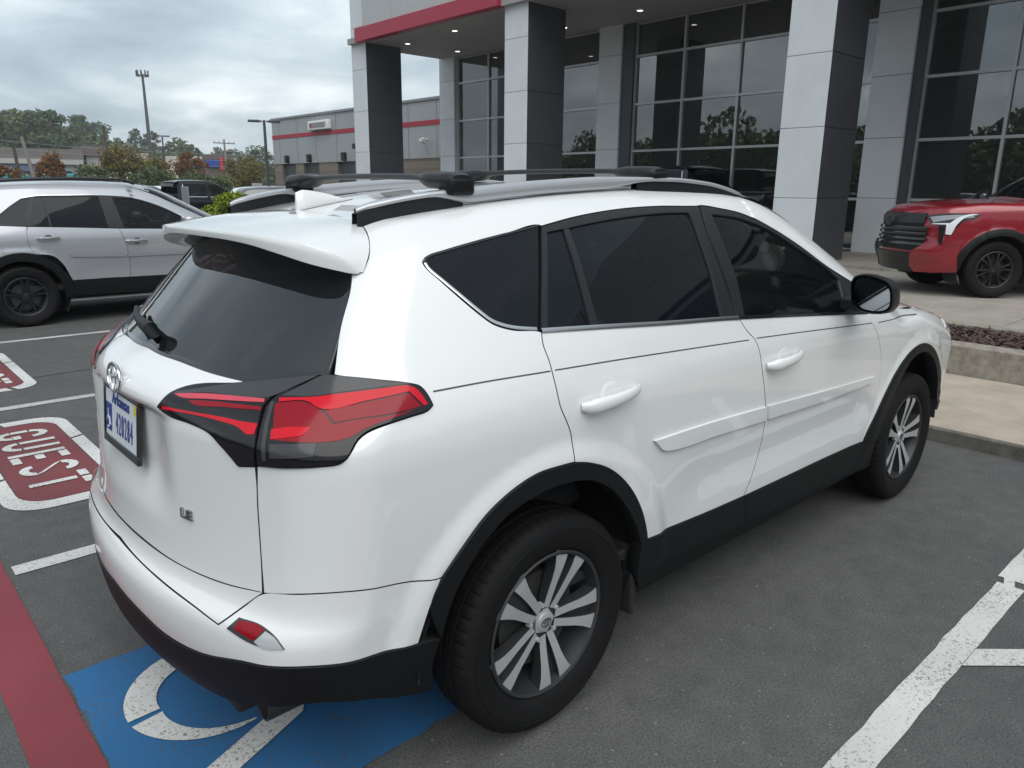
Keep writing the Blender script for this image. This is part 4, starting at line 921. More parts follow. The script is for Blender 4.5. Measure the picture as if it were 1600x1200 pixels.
    P('sill_trim',[ri[-1]]+[ro[-1]]+st[:3]+[(1.09,.33),(.75,.345),(.50,.345),(.43,.30),(.40,.36)],'black_plastic',t,mirror=True,off=.006,thick=.05,step=.035)
    P('sill_trim',st[2:]+[(2.22,.42),(2.27,.27),(1.95,.30),(1.44,.32),(1.09,.33)],'black_plastic',t,mirror=True,off=.006,thick=.05,step=.035)
    P('underbody',[(.36,.22),(2.3,.22),(2.3,.36),(.36,.36)],'black_plastic',t,mirror=True,off=-.03,step=.1)
    # rubbing strips, pinstripes, handles
    a=U['mold_r'];P('side_moulding',a,'white',t,mirror=True,off=.011,thick=.016,step=.03,ang=20,rim='white')
    a=U['mold_f'];P('side_moulding',a,'white',t,mirror=True,off=.011,thick=.016,step=.03,ang=20,rim='white')
    for k,x in(('pin_r',[]),('pin_rd',[]),('pin_fd',[]),('pin_f',[])):
        strip(S,'pinstripe',U[k] if k!='pin_f' else [U[k][0],side_uv(S,2.35,1.018),side_uv(S,2.62,1.004)],.0036,'pinstripe',t,off=.0006,thick=.001,mirror=True)
    for x0,x1,z0,z1 in((.085,.335,1.003,1.024),(1.085,1.335,.972,.992)):
        # finger cup, then the grip bridging it
        cx,cz=(x0+x1)/2+.01,(z0+z1)/2
        for sgn in(-1,1):
            h=MB(); path=[];rs=[]
            for k,q in enumerate(np.linspace(0,1,15)):
                x=x0+(x1-x0)*q; z=z0+(z1-z0)*q; y=-S.W(np.array(x),np.array(z))
                o_=.004+.034*math.sin(math.pi*q)**.45
                path.append((x,(y-o_)*-sgn,z)); rs.append(.0245*(1-.36*q)*min(1,.5+4*min(q,1-q)))
            h.tube(path,rs,12,sx=.62,up=(0,0,1)); ho=h.build('door_handle','white',t,smooth=True,ang=70)
            cup=MB(); n=28; ring=[]; G=[]
            for q in (1.0,.85,.6,.3,0.01):
                row=[]
                for g in np.linspace(0,2*math.pi,n+1):
                    x=cx+.058*q*math.cos(g); z=cz+.045*q*math.sin(g); y=-S.W(np.array(x),np.array(z))-.0015+(.004 if q==1 else 0)
                    row.append((x,y*-sgn,z))
                G.append(row)
            cup.grid(np.array(G)); cup.build('handle_cup','white',ho,smooth=True,ang=80)
    # roof rails and crossbars
    xs=np.array([-.325,-.30,-.2,-.1,0,.29,.6,.9,1.1,1.25,1.34,1.375]); yy=np.array([.420,.425,.445,.465,.485,.512,.533,.55,.562,.57,.575,.578]); zt=np.array([1.538,1.549,1.571,1.586,1.597,1.622,1.638,1.640,1.630,1.608,1.586,1.574])
    roofz=lambda x,y:float(S.T(np.array(x),np.array(y)))
    for sg in(-1,1):
        q=np.linspace(0,1,60);X=xs[0]+(xs[-1]-xs[0])*q; Yc=_pchip(xs,yy,X);Zt=_pchip(xs,zt,X)
        G=[]; 
        for x,y,z in zip(X,Yc,Zt):
            rz=roofz(x,y); mid=float(sst(-.12,.02,x)*(1-sst(.55,.8,x))); zb=(z-.017)*(1-mid)+(rz+.004)*mid
            w=.024*min(1,.25+12*min(x-xs[0],xs[-1]-x)); row=[]
            for g in np.linspace(0,2*math.pi,15)[:-1]:
                cx,cy=math.cos(g),math.sin(g); cx=math.copysign(abs(cx)**.6,cx);cy=math.copysign(abs(cy)**.6,cy)
                row.append((x,sg*(y+w*cx),(z+zb)/2+(z-zb)/2*cy))
            row.append(row[0]); G.append(row)
        b=MB(); b.grid(np.array(G)); rail=b.build('roof_rail','silver',t,smooth=True,ang=50)
        for xa,xb_ in((-.328,-.01),(.72,1.385)):
            G=[]
            for x in np.linspace(xa,xb_,16):
                xx=min(max(x,xs[0]),xs[-1]); y=float(_pchip(xs,yy,np.array([xx]))[0]); z=float(_pchip(xs,zt,np.array([xx]))[0])-.014
                e=.6+.4*min(1,12*min(x-xa,xb_-x)+.2); w=.021*e; rz=roofz(x,y)-.012
                G.append([(x,sg*(y-w),rz),(x,sg*(y-w*.8),z),(x,sg*(y+w*.8),z),(x,sg*(y+w),rz),(x,sg*(y-w),rz)])
            b=MB();b.grid(np.array(G));n=len(G)
            b.build('rail_foot','satin_black',rail,smooth=True,ang=30)
    for xc,yo,zc,dz in((-.025,.470,1.618,.012),(.835,.522,1.656,.010)):
        ys=np.linspace(-yo-.045,yo+.045,41); G=[]
        for y in ys:
            k=abs(y)/(yo+.045); end=float(sst(.62,.78,k)); z=zc+dz*(1-k*k)-.006*end; w=.030+.022*end; h=.0095+.0165*end
            if k>.95: sc_=max(.75,1-(k-.95)*5); w*=sc_;h*=sc_
            row=[(xc+w*math.copysign(abs(math.cos(g))**.7,math.cos(g)),y,z+h*math.copysign(abs(math.sin(g))**.7,math.sin(g))) for g in np.linspace(0,2*math.pi,13)[:-1]]
            row.append(row[0]); G.append(row)
        b=MB(); b.grid(np.array(G)); n=13
        b.add(G[0][:-1],[tuple(range(12))]);b.add(G[-1][:-1],[tuple(range(12))])
        cbar=b.build('crossbar','satin_black',t,smooth=True,ang=50)
        for sg in(-1,1):
            f=MB(); y=sg*(yo+.012); rz=roofz(xc,yo)
            f.box(xc-.045,xc+.045,y-.038,y+.030,rz+.03,zc+.006); f.build('clamp_foot','black_plastic',cbar,bevel=.012)
    # shark fin aerial
    G=[]
    for q in np.linspace(0,1,22):
        x=-.285+.195*q; zb=roofz(x,0)-.004; h=.066*(1-q**1.35)*min(1,.86+q*1.2)+.001; w=.021*(1-.75*q)*min(1,.35+8*q)
        G.append([(x-.010*(1-q)*0,-w,zb),(x,-w*.72,zb+h*.45),(x,-w*.30,zb+h*.9),(x,0,zb+h),(x,w*.30,zb+h*.9),(x,w*.72,zb+h*.45),(x,w,zb)])
    b=MB(); b.grid(np.array(G)); b.add(G[0],[tuple(range(7))]); b.build('aerial_fin','white',t,smooth=True,ang=45)
    X,Y=np.meshgrid(np.linspace(-.293,-.082,14),np.linspace(-1,1,7),indexing='ij'); topgrid(S,'aerial_gasket',X,Y*.0265*np.clip(1-((X+.293)/.212)**2*.85,.1,1),'gloss_black',t,off=.0012,thick=.004)
    # mirrors
    for sg in(-1,1):
        m_=MB(); G=[]
        for q,s_ in((0,.93),(.02,1.0),(.3,1.02),(.6,.93),(.85,.70),(1.,.30)):
            row=[]
            for g in np.linspace(0,2*math.pi,29)[:-1]:
                cx,cz=math.cos(g),math.sin(g); cx=math.copysign(abs(cx)**.62,cx);cz=math.copysign(abs(cz)**.62,cz)
                yv=.102*s_*cx; zv=.080*s_*cz*(1-.16*(cx<0)*abs(cx))
                row.append((1.665+.13*q+.38*yv-.30*zv,sg*(1.015-yv),1.197+zv))
            row.append(row[0]); G.append(row)
        m_.grid(np.array(G)); m_.add(G[-1][:-1],[tuple(range(28))]); mo=m_.build('door_mirror','satin_black',t,smooth=True,ang=50)
        gl=MB(); row=[(a*.0+x+.004,y+( (sg*1.015)-y)*.10,z+(1.197-z)*.10) for (x,y,z) in G[0][:-1] for a in(1,)]
        gl.add(row,[tuple(range(28))]); gl.build('mirror_glass','rear_glass' if 0 else M['mirror'],mo)
        ar=MB(); ar.obox((1.80,sg*.895,1.135),(.05,0,0),(0,.045,0),(0,0,.028)); ar.build('mirror_arm','satin_black',mo,bevel=.012)
    # badge, letters, plate, wiper, exhaust
    ex=float(S.R(np.array(0.),np.array(1.072)))
    emblem(t,(ex-.002,0,1.072),.118,.080,'chrome',thick=.008,frame=((0,-1,0),(.10,0,.995),(-.995,0,.10)))
    eb=MB(); eb.lathe([(0,-.003),(.052,-.001),(.056,.004)],30,axis='x'); 
    x_=float(S.R(np.array(-.40),np.array(.785))); nrm=S.normal(np.array([[x_,-.40,.785]]))[0]; nv=Vector(nrm); rt=Vector((0,0,1)).cross(nv).normalized(); rt=rt if rt.y<0 else -rt; up=nv.cross(rt).normalized(); up=up if up.z>0 else -up
    pos=Vector((x_,-.40,.785))+nv*.005
    text_mesh('LE',.034,.0025,'badge','badge_grey',t,Matrix(((rt.x,up.x,nv.x,pos.x),(rt.y,up.y,nv.y,pos.y),(rt.z,up.z,nv.z,pos.z),(0,0,0,1))),sx=1.5,bold=.0006)
    px0=-.862; zc=.944; tl=.10
    pm=lambda y,z,o:Matrix(((0,math.sin(tl),-math.cos(tl),px0+math.sin(tl)*(z)-o*math.cos(tl)),(-1,0,0,y),(0,math.cos(tl),math.sin(tl),zc+z*math.cos(tl)+o*math.sin(tl)),(0,0,0,1)))
    def pbox(b,y0,y1,z0,z1,o0,o1):
        vs=[]
        for o_ in(o0,o1):
            for z in(z0,z1):
                for y in(y0,y1): vs.append(pm(y,z,o_).translation)
        b.add(vs,[(0,1,3,2),(4,6,7,5),(0,4,5,1),(2,3,7,6),(0,2,6,4),(1,5,7,3)]); return b
    pl=pbox(MB(),-.152,.152,-.076,.076,-.006,.0).build('number_plate','plate_white',t,bevel=.002)
    fb=MB()
    for a in((-.160,.160,.074,.085),(-.160,.160,-.092,-.068),(-.160,-.147,-.068,.074),(.147,.160,-.068,.074)): pbox(fb,*a,-.008,.004)
    fb.build('plate_frame','gloss_black',pl,bevel=.002)
    pbox(MB(),.088,.144,-.052,.030,.0002,.0012).build('blue_permit_panel','plate_blue',pl)
    wc=MB(); cc=[(.116+.014*math.cos(g),-.028+.016*math.sin(g)) for g in np.linspace(rad(20),rad(300),14)]
    wc.tube([pm(a,b_,.0022).translation for a,b_ in cc],.0021,6); wc.tube([pm(a,b_,.0022).translation for a,b_ in[(.118,.012),(.118,-.012),(.106,-.013),(.099,-.032),(.093,-.031)]],.0024,6)
    wc.lathe([(0,0),(.0045,0),(.0045,.002)],10,axis='x',c=tuple(pm(.119,.020,.001).translation)); wc.build('wheelchair_symbol','plate_white',pl)
    text_mesh('Arkansas',.046,.0006,'plate_state_name','plate_blue',pl,pm(.0,.052,.0014),sx=.9,bold=.0008,space=1.05)
    text_mesh('420284',.092,.0006,'plate_number','plate_blue',pl,pm(-.030,-.018,.0014),sx=.42,bold=.0,space=1.38)
    pbox(MB(),-.146,-.118,.044,.070,.0002,.0016).build('plate_sticker','plate_yellow',pl)
    w=MB(); gp=lambda y,z,o:tuple(S.at(*(S.uv(np.array([float(S.R(np.array(y),np.array(z))),y,z]))),off=o))
    w.tube([gp(-.02,1.166,.012),gp(-.015,1.175,.035),gp(.06,1.178,.036),gp(.20,1.186,.030),gp(.33,1.196,.024)],[.020,.021,.016,.011,.007],10); wi=w.build('rear_wiper','black_plastic',t,smooth=True)
    w=MB(); w.tube([gp(.02,1.166,.012),gp(.18,1.176,.013),gp(.36,1.190,.012)],[.006,.008,.005],8); w.build('wiper_blade','rubber',wi,smooth=True)
    e=MB(); e.lathe([(.031,0),(.036,0),(.036,.22),(.031,.22),(.031,0)],24,axis='x',c=(-.765,-.60,.292)); e.build('exhaust_pipe','dark_metal',t,smooth=True)
    # wheels and wells
    for x,a in((0,rad(-8)),(2.66,rad(6))):
        for sd in(-1,1): wheel(t,x,sd*.802,.345,'twin',a if sd<0 else a+.3,R=.341,rr=.227,w=.19,side=sd)
        for sg in(-1,1):
            b=MB();G=[]
            for g in np.linspace(rad(1),rad(179),40): G.append([(x+.462*math.cos(g),sg*.868,.348+.462*math.sin(g)),(x+.462*math.cos(g),sg*.52,.348+.462*math.sin(g)),(x,sg*.52,.348)])
            b.grid(np.array(G)); b.build('wheel_well','interior',t)
    fl=MB(); fl.box(.40,.43,-.87,-.70,.20,.42); fl.box(.40,.43,.70,.87,.20,.42); fl.box(-.42,-.40,-.86,-.66,.26,.5); fl.box(-.42,-.40,.66,.86,.26,.5)
    for nm,bx in(('mud_flap',(.405,.43,-.865,-.70,.20,.45)),('mud_flap',(.405,.43,.70,.865,.20,.45)),('floor_pan',(-.80,3.2,-.52,.52,.24,.40)),('load_floor',(-.72,.05,-.50,.50,.60,.66)),('cabin_floor',(.05,2.4,-.84,.84,.40,.44))):
        b=MB(); b.box(*bx); b.build(nm,'interior',t,bevel=.01)
    axl=MB(); axl.tube([(0,-.68,.34),(0,.68,.34)],.05,10); axl.build('rear_axle','dark_metal',t,smooth=True)
    for y in(-.37,.37):
        for x,nm in((1.02,'front_seat'),(.22,'rear_seat')):
            b=MB(); b.obox((x+.22,y,.62),(.26,0,.03),(0,.25,0),(-.01,0,.10)); b.obox((x-.08,y,.92),(.065,0,.02),(0,.24,0),(-.10,0,.32)); se=b.build(nm,'seat',t,bevel=.05)
            h=MB(); h.obox((x-.20,y,1.30),(.045,0,.01),(0,.13,0),(-.02,0,.085)); h.build('headrest','seat',se,bevel=.04)
    b=MB(); b.obox((2.0,0,.98),(.28,0,0),(0,.78,0),(0,0,.12)); b.build('dashboard','interior',t,bevel=.06)
    sw=MB(); c_=Vector((1.62,.37,1.02)); ux=Vector((-.35,0,.94)).normalized(); uy=Vector((0,1,0))
    sw.tube([c_+ux*.185*math.cos(g)+uy*.185*math.sin(g) for g in np.linspace(0,2*math.pi,33)],.015,8,cap=False,up=(1,0,.37)); sw.tube([c_-uy*.18,c_+uy*.18],.02,6); sw.tube([c_,c_+Vector((.3,0,-.11))],.03,8); sw.build('steering_wheel','interior',t,smooth=True)
    return t
M['mirror']=mat('mirror silvering',(.38,.41,.44),.03,metal=1)
build_white()
# ---------------------------------------------------------------- buildings
def at_root(o,root):
    d=Vector(root.location)
    for v in o.data.vertices: v.co-=d
    return o
def build_dealer():
    t=thing('dealership_building','tall silver grey showroom building with square columns, red fascia and gridded glass walls','building',(15.5,6,.13))
    def mk(b,name,m,parent=t,**k):
        o=b.build(name,m,parent,**k); return at_root(o,t)
    zs=[.13,1.49,2.855,4.22,5.585,6.95,8.3,9.6,10.9]
    XF,XB,XW=13.47,14.91,17.6
    def clad(col,face,a0,a1,fix_,out,m,sgn):
        for i in range(len(zs)-1):
            b=MB(); z0,z1=zs[i]+.005,zs[i+1]-.005
            if face=='x': b.box(min(fix_,fix_+sgn*out),max(fix_,fix_+sgn*out),a0+.004,a1-.004,z0,z1)
            else: b.box(a0+.004,a1-.004,min(fix_,fix_+sgn*out),max(fix_,fix_+sgn*out),z0,z1)
            mk(b,'panel',m,col,bevel=.004)
    for yc in(21.97,13.93,5.48,-3.0,-11.4,-19.8,-28.2):  # far negative-y bays added unseen, and height raised, to darken car-window reflections
        b=MB(); b.box(XF+.02,XB-.02,yc-.445,yc+.445,.13,10.88); col=mk(b,'column','core')
        clad(col,'x',yc-.467,yc+.467,XF+.02,.02,'panel_grey',-1); clad(col,'x',yc-.467,yc+.467,XB-.02,.02,'panel_grey',1)
        clad(col,'y',XF+.002,XB-.002,yc-.447,.02,'panel_dark',-1); clad(col,'y',XF+.002,XB-.002,yc+.447,.02,'panel_dark',1)
    for y0,y1 in((21.63,22.55),(13.49,14.39),(5.02,5.92),(-3.1,-2.2)):
        b=MB(); b.box(XW-.20,XW+.25,y0+.01,y1-.01,.13,6.4); pr=mk(b,'pier','core'); clad(pr,'x',y0,y1,XW-.20,.02,'panel_grey',-1)
        clad(pr,'y',XW-.20,XW+.2,y0+.01,.02,'panel_grey',-1)
    for ya,yb in((13.07,13.48),(4.80,5.01)):
        b=MB(); b.box(XW-.16,XW+.2,ya,yb,.2,6.4); mk(b,'recess_strip','panel_dark')
    rows=[.24,1.46,2.79,4.14,5.49,6.40]
    for ys in([21.60,19.82,18.0,16.2,14.42],[13.06,11.32,9.52,7.72,5.94],[4.79,3.05,1.30,-.45,-2.18],[-3.12,-4.9,-6.7,-8.5,-10.3,-12.1,-13.9,-15.7,-17.5,-19.3,-21.1,-22.9,-24.7,-26.5]):
        b=MB(); b.box(XW-.08,XW+.08,min(ys),max(ys),.13,.235); ww=mk(b,'window_wall','panel_dark')
        for y in ys:
            b=MB(); b.box(XW-.075,XW+.08,y-.035,y+.035,.236,6.40); mk(b,'mullion','mullion',ww,bevel=.004)
        for i in range(len(ys)-1):
            ya,yb=ys[i+1]+.036,ys[i]-.036
            for k,z in enumerate(rows):
                b=MB(); b.box(XW-.070,XW+.08,ya,yb,z-.032 if k else .237,z+.032 if k<5 else 6.399); mk(b,'transom','mullion',ww)
                if k<5: 
                    b=MB(); b.box(XW-.005,XW+.005,ya-.01,yb+.01,z+.02,rows[k+1]-.02); mk(b,'pane','pane',ww)
    # canopy: soffit, red fascia, upper wall of panels
    b=MB(); b.box(13.30,17.62,-28,22.40,6.42,6.60); mk(b,'soffit','soffit')
    for ya,yb in((14.36,21.70),(-2.6,5.06)):
        b=MB(); b.box(13.16,13.44,ya,yb,6.405,6.83); mk(b,'red_fascia','red_band',bevel=.01)
    for ya,yb in((14.40,21.50),(5.95,13.46),(-2.5,5.0),(-10.9,-3.5),(-19.3,-11.9),(-27.7,-20.3)):
        n=4;w=(yb-ya)/n
        for i in range(n):
            for z0,z1 in((6.84,8.2),(8.21,9.6),(9.61,10.9)):
                b=MB(); b.box(13.36,13.46,ya+i*w+.004,ya+(i+1)*w-.004,z0+.004,z1-.004); mk(b,'upper_panel','panel_green')
    b=MB(); b.box(13.48,17.6,-28,22.4,6.62,10.8); mk(b,'canopy_core','core')
    for x,y in((14.59,20.62),(14.41,17.79),(16.70,20.54),(16.48,15.03),(16.31,12.0)):
        b=MB(); b.lathe([(.085,6.395),(.115,6.395),(.118,6.42)],20,axis='z',c=(x,y,0)); r=mk(b,'downlight','lamp_ring',smooth=True)
        b=MB(); b.lathe([(0,6.405),(.084,6.402)],20,axis='z',c=(x,y,0)); mk(b,'bulb','lamp',r)
    # showroom behind the glass
    b=MB(); b.box(17.75,28,-28,22.4,.05,.20); mk(b,'showroom_floor','room_floor')
    b=MB(); b.box(28,28.3,-28,22.5,.2,9.5); b.box(25.2,28,22.3,22.54,.2,6.4); b.box(17.8,28,-28.3,-28,.2,9.5); mk(b,'showroom_wall','room_dark')
    b=MB(); b.box(17.7,28.3,-28,22.5,6.42,10.8); mk(b,'roof_block','panel_green')
    b=MB(); b.box(17.9,25.2,22.36,22.50,.13,.235); ww=mk(b,'window_wall','panel_dark')
    for x in(17.95,19.75,21.55,23.35,25.15):
        b=MB(); b.box(x-.035,x+.035,22.36,22.50,.236,6.40); mk(b,'mullion','mullion',ww,bevel=.004)
        if x<25:
            for k,z in enumerate(rows):
                b=MB(); b.box(x+.036,x+1.764,22.365,22.50,z-.032 if k else .237,z+.032 if k<5 else 6.399); mk(b,'transom','mullion',ww)
                if k<5: b=MB(); b.box(x+.03,x+1.77,22.43,22.44,z+.02,rows[k+1]-.02); mk(b,'pane','pane',ww)
    for y in(17.5,10.2,2.6): 
        b=MB(); b.box(22,22.5,y-.3,y+.3,.2,6.4); mk(b,'inner_column','panel_green',bevel=.02)
    for x,y,w in((24,19.6,1.6),(24,14.2,2.2),(24.5,7.2,1.8),(23.5,0.0,2.4)):
        b=MB(); b.box(x,x+.7,y-w/2,y+w/2,.2,1.25); mk(b,'reception_desk','panel_green',bevel=.03)
    b=MB(); b.box(17.1,17.16,10.6,10.72,.2,1.4) ; 
    return t
def build_service():
    t=thing('service_building','low grey service wing with a red stripe, block base and three dark roller doors','building',(24,36,0))
    def mk(b,name,m,parent=t,**k):
        o=b.build(name,m,parent,**k); return at_root(o,t)
    X=22
    doors=[(43.95,45.82),(40.92,42.9),(36.75,38.7)]
    b=MB(); b.box(X,36,22.6,46.95,3.12,5.86); w=mk(b,'upper_wall','service_wall')
    edges=[46.95]+[e for d in sorted(doors,reverse=True) for e in(d[1],d[0])]+[22.6]
    for i in range(0,len(edges),2):
        b=MB(); b.box(X+.03,X+.5,edges[i+1],edges[i],0,3.12); mk(b,'block_pier','block')
    b=MB(); b.box(X+1,36,22.6,46.9,0,3.11); mk(b,'core_wall','door_dark')
    for a,c in doors:
        b=MB()
        b.box(X+.25,X+.30,a,c,0,3.12); d=mk(b,'roller_door','door_dark')
        for k in range(6):
            s=MB(); s.box(X+.235,X+.252,a+.04,c-.04,.06+k*.51,.54+k*.51); mk(s,'door_panel','door_dark',d)
        l=MB(); l.box(X-.22,X-.002,(a+c)/2-.17,(a+c)/2+.17,3.16,3.62); mk(l,'wall_light','satin_black',bevel=.03)
    b=MB(); b.box(X-.03,X-.003,22.6,46.95,4.69,4.92); mk(b,'red_stripe','service_red')
    b=MB(); b.box(X-.08,X+.3,22.6,47.0,5.86,5.98); mk(b,'parapet_cap','sign_grey')
    for y in np.arange(24,46,2.44):
        b=MB(); b.box(X-.006,X+.0,y-.012,y+.012,3.13,4.68); b.box(X-.006,X,y-.012,y+.012,4.93,5.85); mk(b,'panel_joint','door_dark')
    b=MB(); b.box(X-.30,X-.01,39.1,41.5,4.98,5.50); sg=mk(b,'wall_sign','lamp_ring',bevel=.04)
    b=MB(); b.box(X-.32,X-.301,39.35,41.25,5.10,5.38); mk(b,'sign_face','sign_grey',sg)
    b=MB(); b.box(X-.335,X-.322,41.0,41.22,5.14,5.34); mk(b,'sign_mark','service_red',sg)
    b=MB(); b.tube([(X,29.75,4.0),(X-.25,29.75,4.05),(X-.35,29.6,3.95)],.05,8); b.obox((X-.45,29.45,3.9),(.22,.1,-.04),(-.03,.07,0),(0,0,.07)); mk(b,'security_camera','lamp_ring',smooth=True)
    b=MB(); b.tube([(X,38.9-2.6,3.95),(X-.2,36.3,3.95)],.05,8); b.obox((X-.25,36.3,3.9),(.06,0,0),(0,.12,0),(0,0,.14)); mk(b,'flood_light','satin_black')
    return t
build_dealer(); build_service()
def store(name,label,x,y,w,d,h,base,ang,parts):
    t=thing(name,label,'building',(x,y,base),rad(ang))
    b=MB(); b.box(0,w,0,d,-2,h); b.build('wall',parts.get('wall','store_cream'),t)
    return t
def far_stores():
    t=store('strip_store','long grey roofed shop row behind the rust coloured trees',-6,124,34,20,3.0,1.8,-12,{'wall':'store_white'})
    b=MB(); b.box(-.4,34.3,-.5,20.4,3.0,4.6); b.build('roof_band','store_grey',t)
    b=MB(); b.box(-.3,34.2,-.62,-.5,2.6,3.25); b.build('pale_fascia','store_white',t)
    b=MB(); b.add([(0,-3.5,1.7),(31,-3.5,1.7),(31,-.1,2.5),(0,-.1,2.5),(0,-3.5,1.5),(31,-3.5,1.5)],[(0,1,2,3),(4,5,1,0)]); b.build('awning','store_blue',t)
    for k in range(8):
        b=MB(); b.box(1+k*4,3.6+k*4,-.06,-.001,.1,1.6); b.build('window','pane',t)
    for k in range(9):
        b=MB(); b.box(k*3.7,k*3.7+.25,-3.4,-3.15,0,1.5); b.build('post','store_white',t)
    t=store('brown_store','shop with a dark brown parapet and a cream front',28.0,117.5,6,14,3.9,1.8,-13,{'wall':'store_white'})
    b=MB(); b.box(-.5,6.4,-.5,14,3.9,5.2); b.build('parapet','store_brown',t)
    b=MB(); b.box(1.8,6.0,-.08,-.001,.1,2.2); b.build('window','pane',t)
    b=MB(); b.box(-1.6,-.55,-.4,3,-1,4.9); b.build('corner_pier','store_brown',t)
    t=store('cream_store','long cream shop building seen between the trees left of the grey shop',36.5,133,16,16,3.5,1.8,-16,{})
    for x0,x1,z1 in((0,4.5,5.0),(7.0,9.2,4.7),(11.3,15.8,4.8)):
        b=MB(); b.box(x0,x1,-.25,3,3.5,z1); b.build('raised_parapet','store_cream',t)
    for k in range(6):
        b=MB(); b.box(.8+k*2.6,2.4+k*2.6,-.06,-.001,.2,2.0); b.build('window','pane',t)
    t=store('grey_store','grey brown shop carrying a blue and red sign',38.6,105.6,5.6,12,3.6,1.7,-17,{'wall':'store_brown'})
    b=MB(); b.box(.8,4.9,-.25,-.001,3.6,4.25); b.build('sign_panel','store_brown',t)
    b=MB(); b.box(1.3,3.0,-.34,-.252,2.55,3.55); b.build('blue_sign','sign_blue',t,bevel=.05)
    b=MB(); b.box(3.04,3.46,-.34,-.252,2.2,3.95); b.build('red_sign','sign_red',t,bevel=.05)
    t=thing('roadside_sign','small white roadside sign with a red and blue strip near the light pole','sign',(23.2,52.5,0))
    b=MB(); b.box(-.38,.38,-.06,.06,1.1,1.9); b.build('sign_board','store_white',t,bevel=.03)
    b=MB(); b.box(-.30,.30,-.08,-.061,1.45,1.58); b.build('red_strip','sign_red',t)
    b=MB(); b.box(-.30,.30,-.08,-.061,1.62,1.72); b.build('blue_strip','sign_blue',t)
    for x in(-.3,.3):
        b=MB(); b.box(x-.04,x+.04,-.04,.04,0,1.1); b.build('post','galv',t)
far_stores()
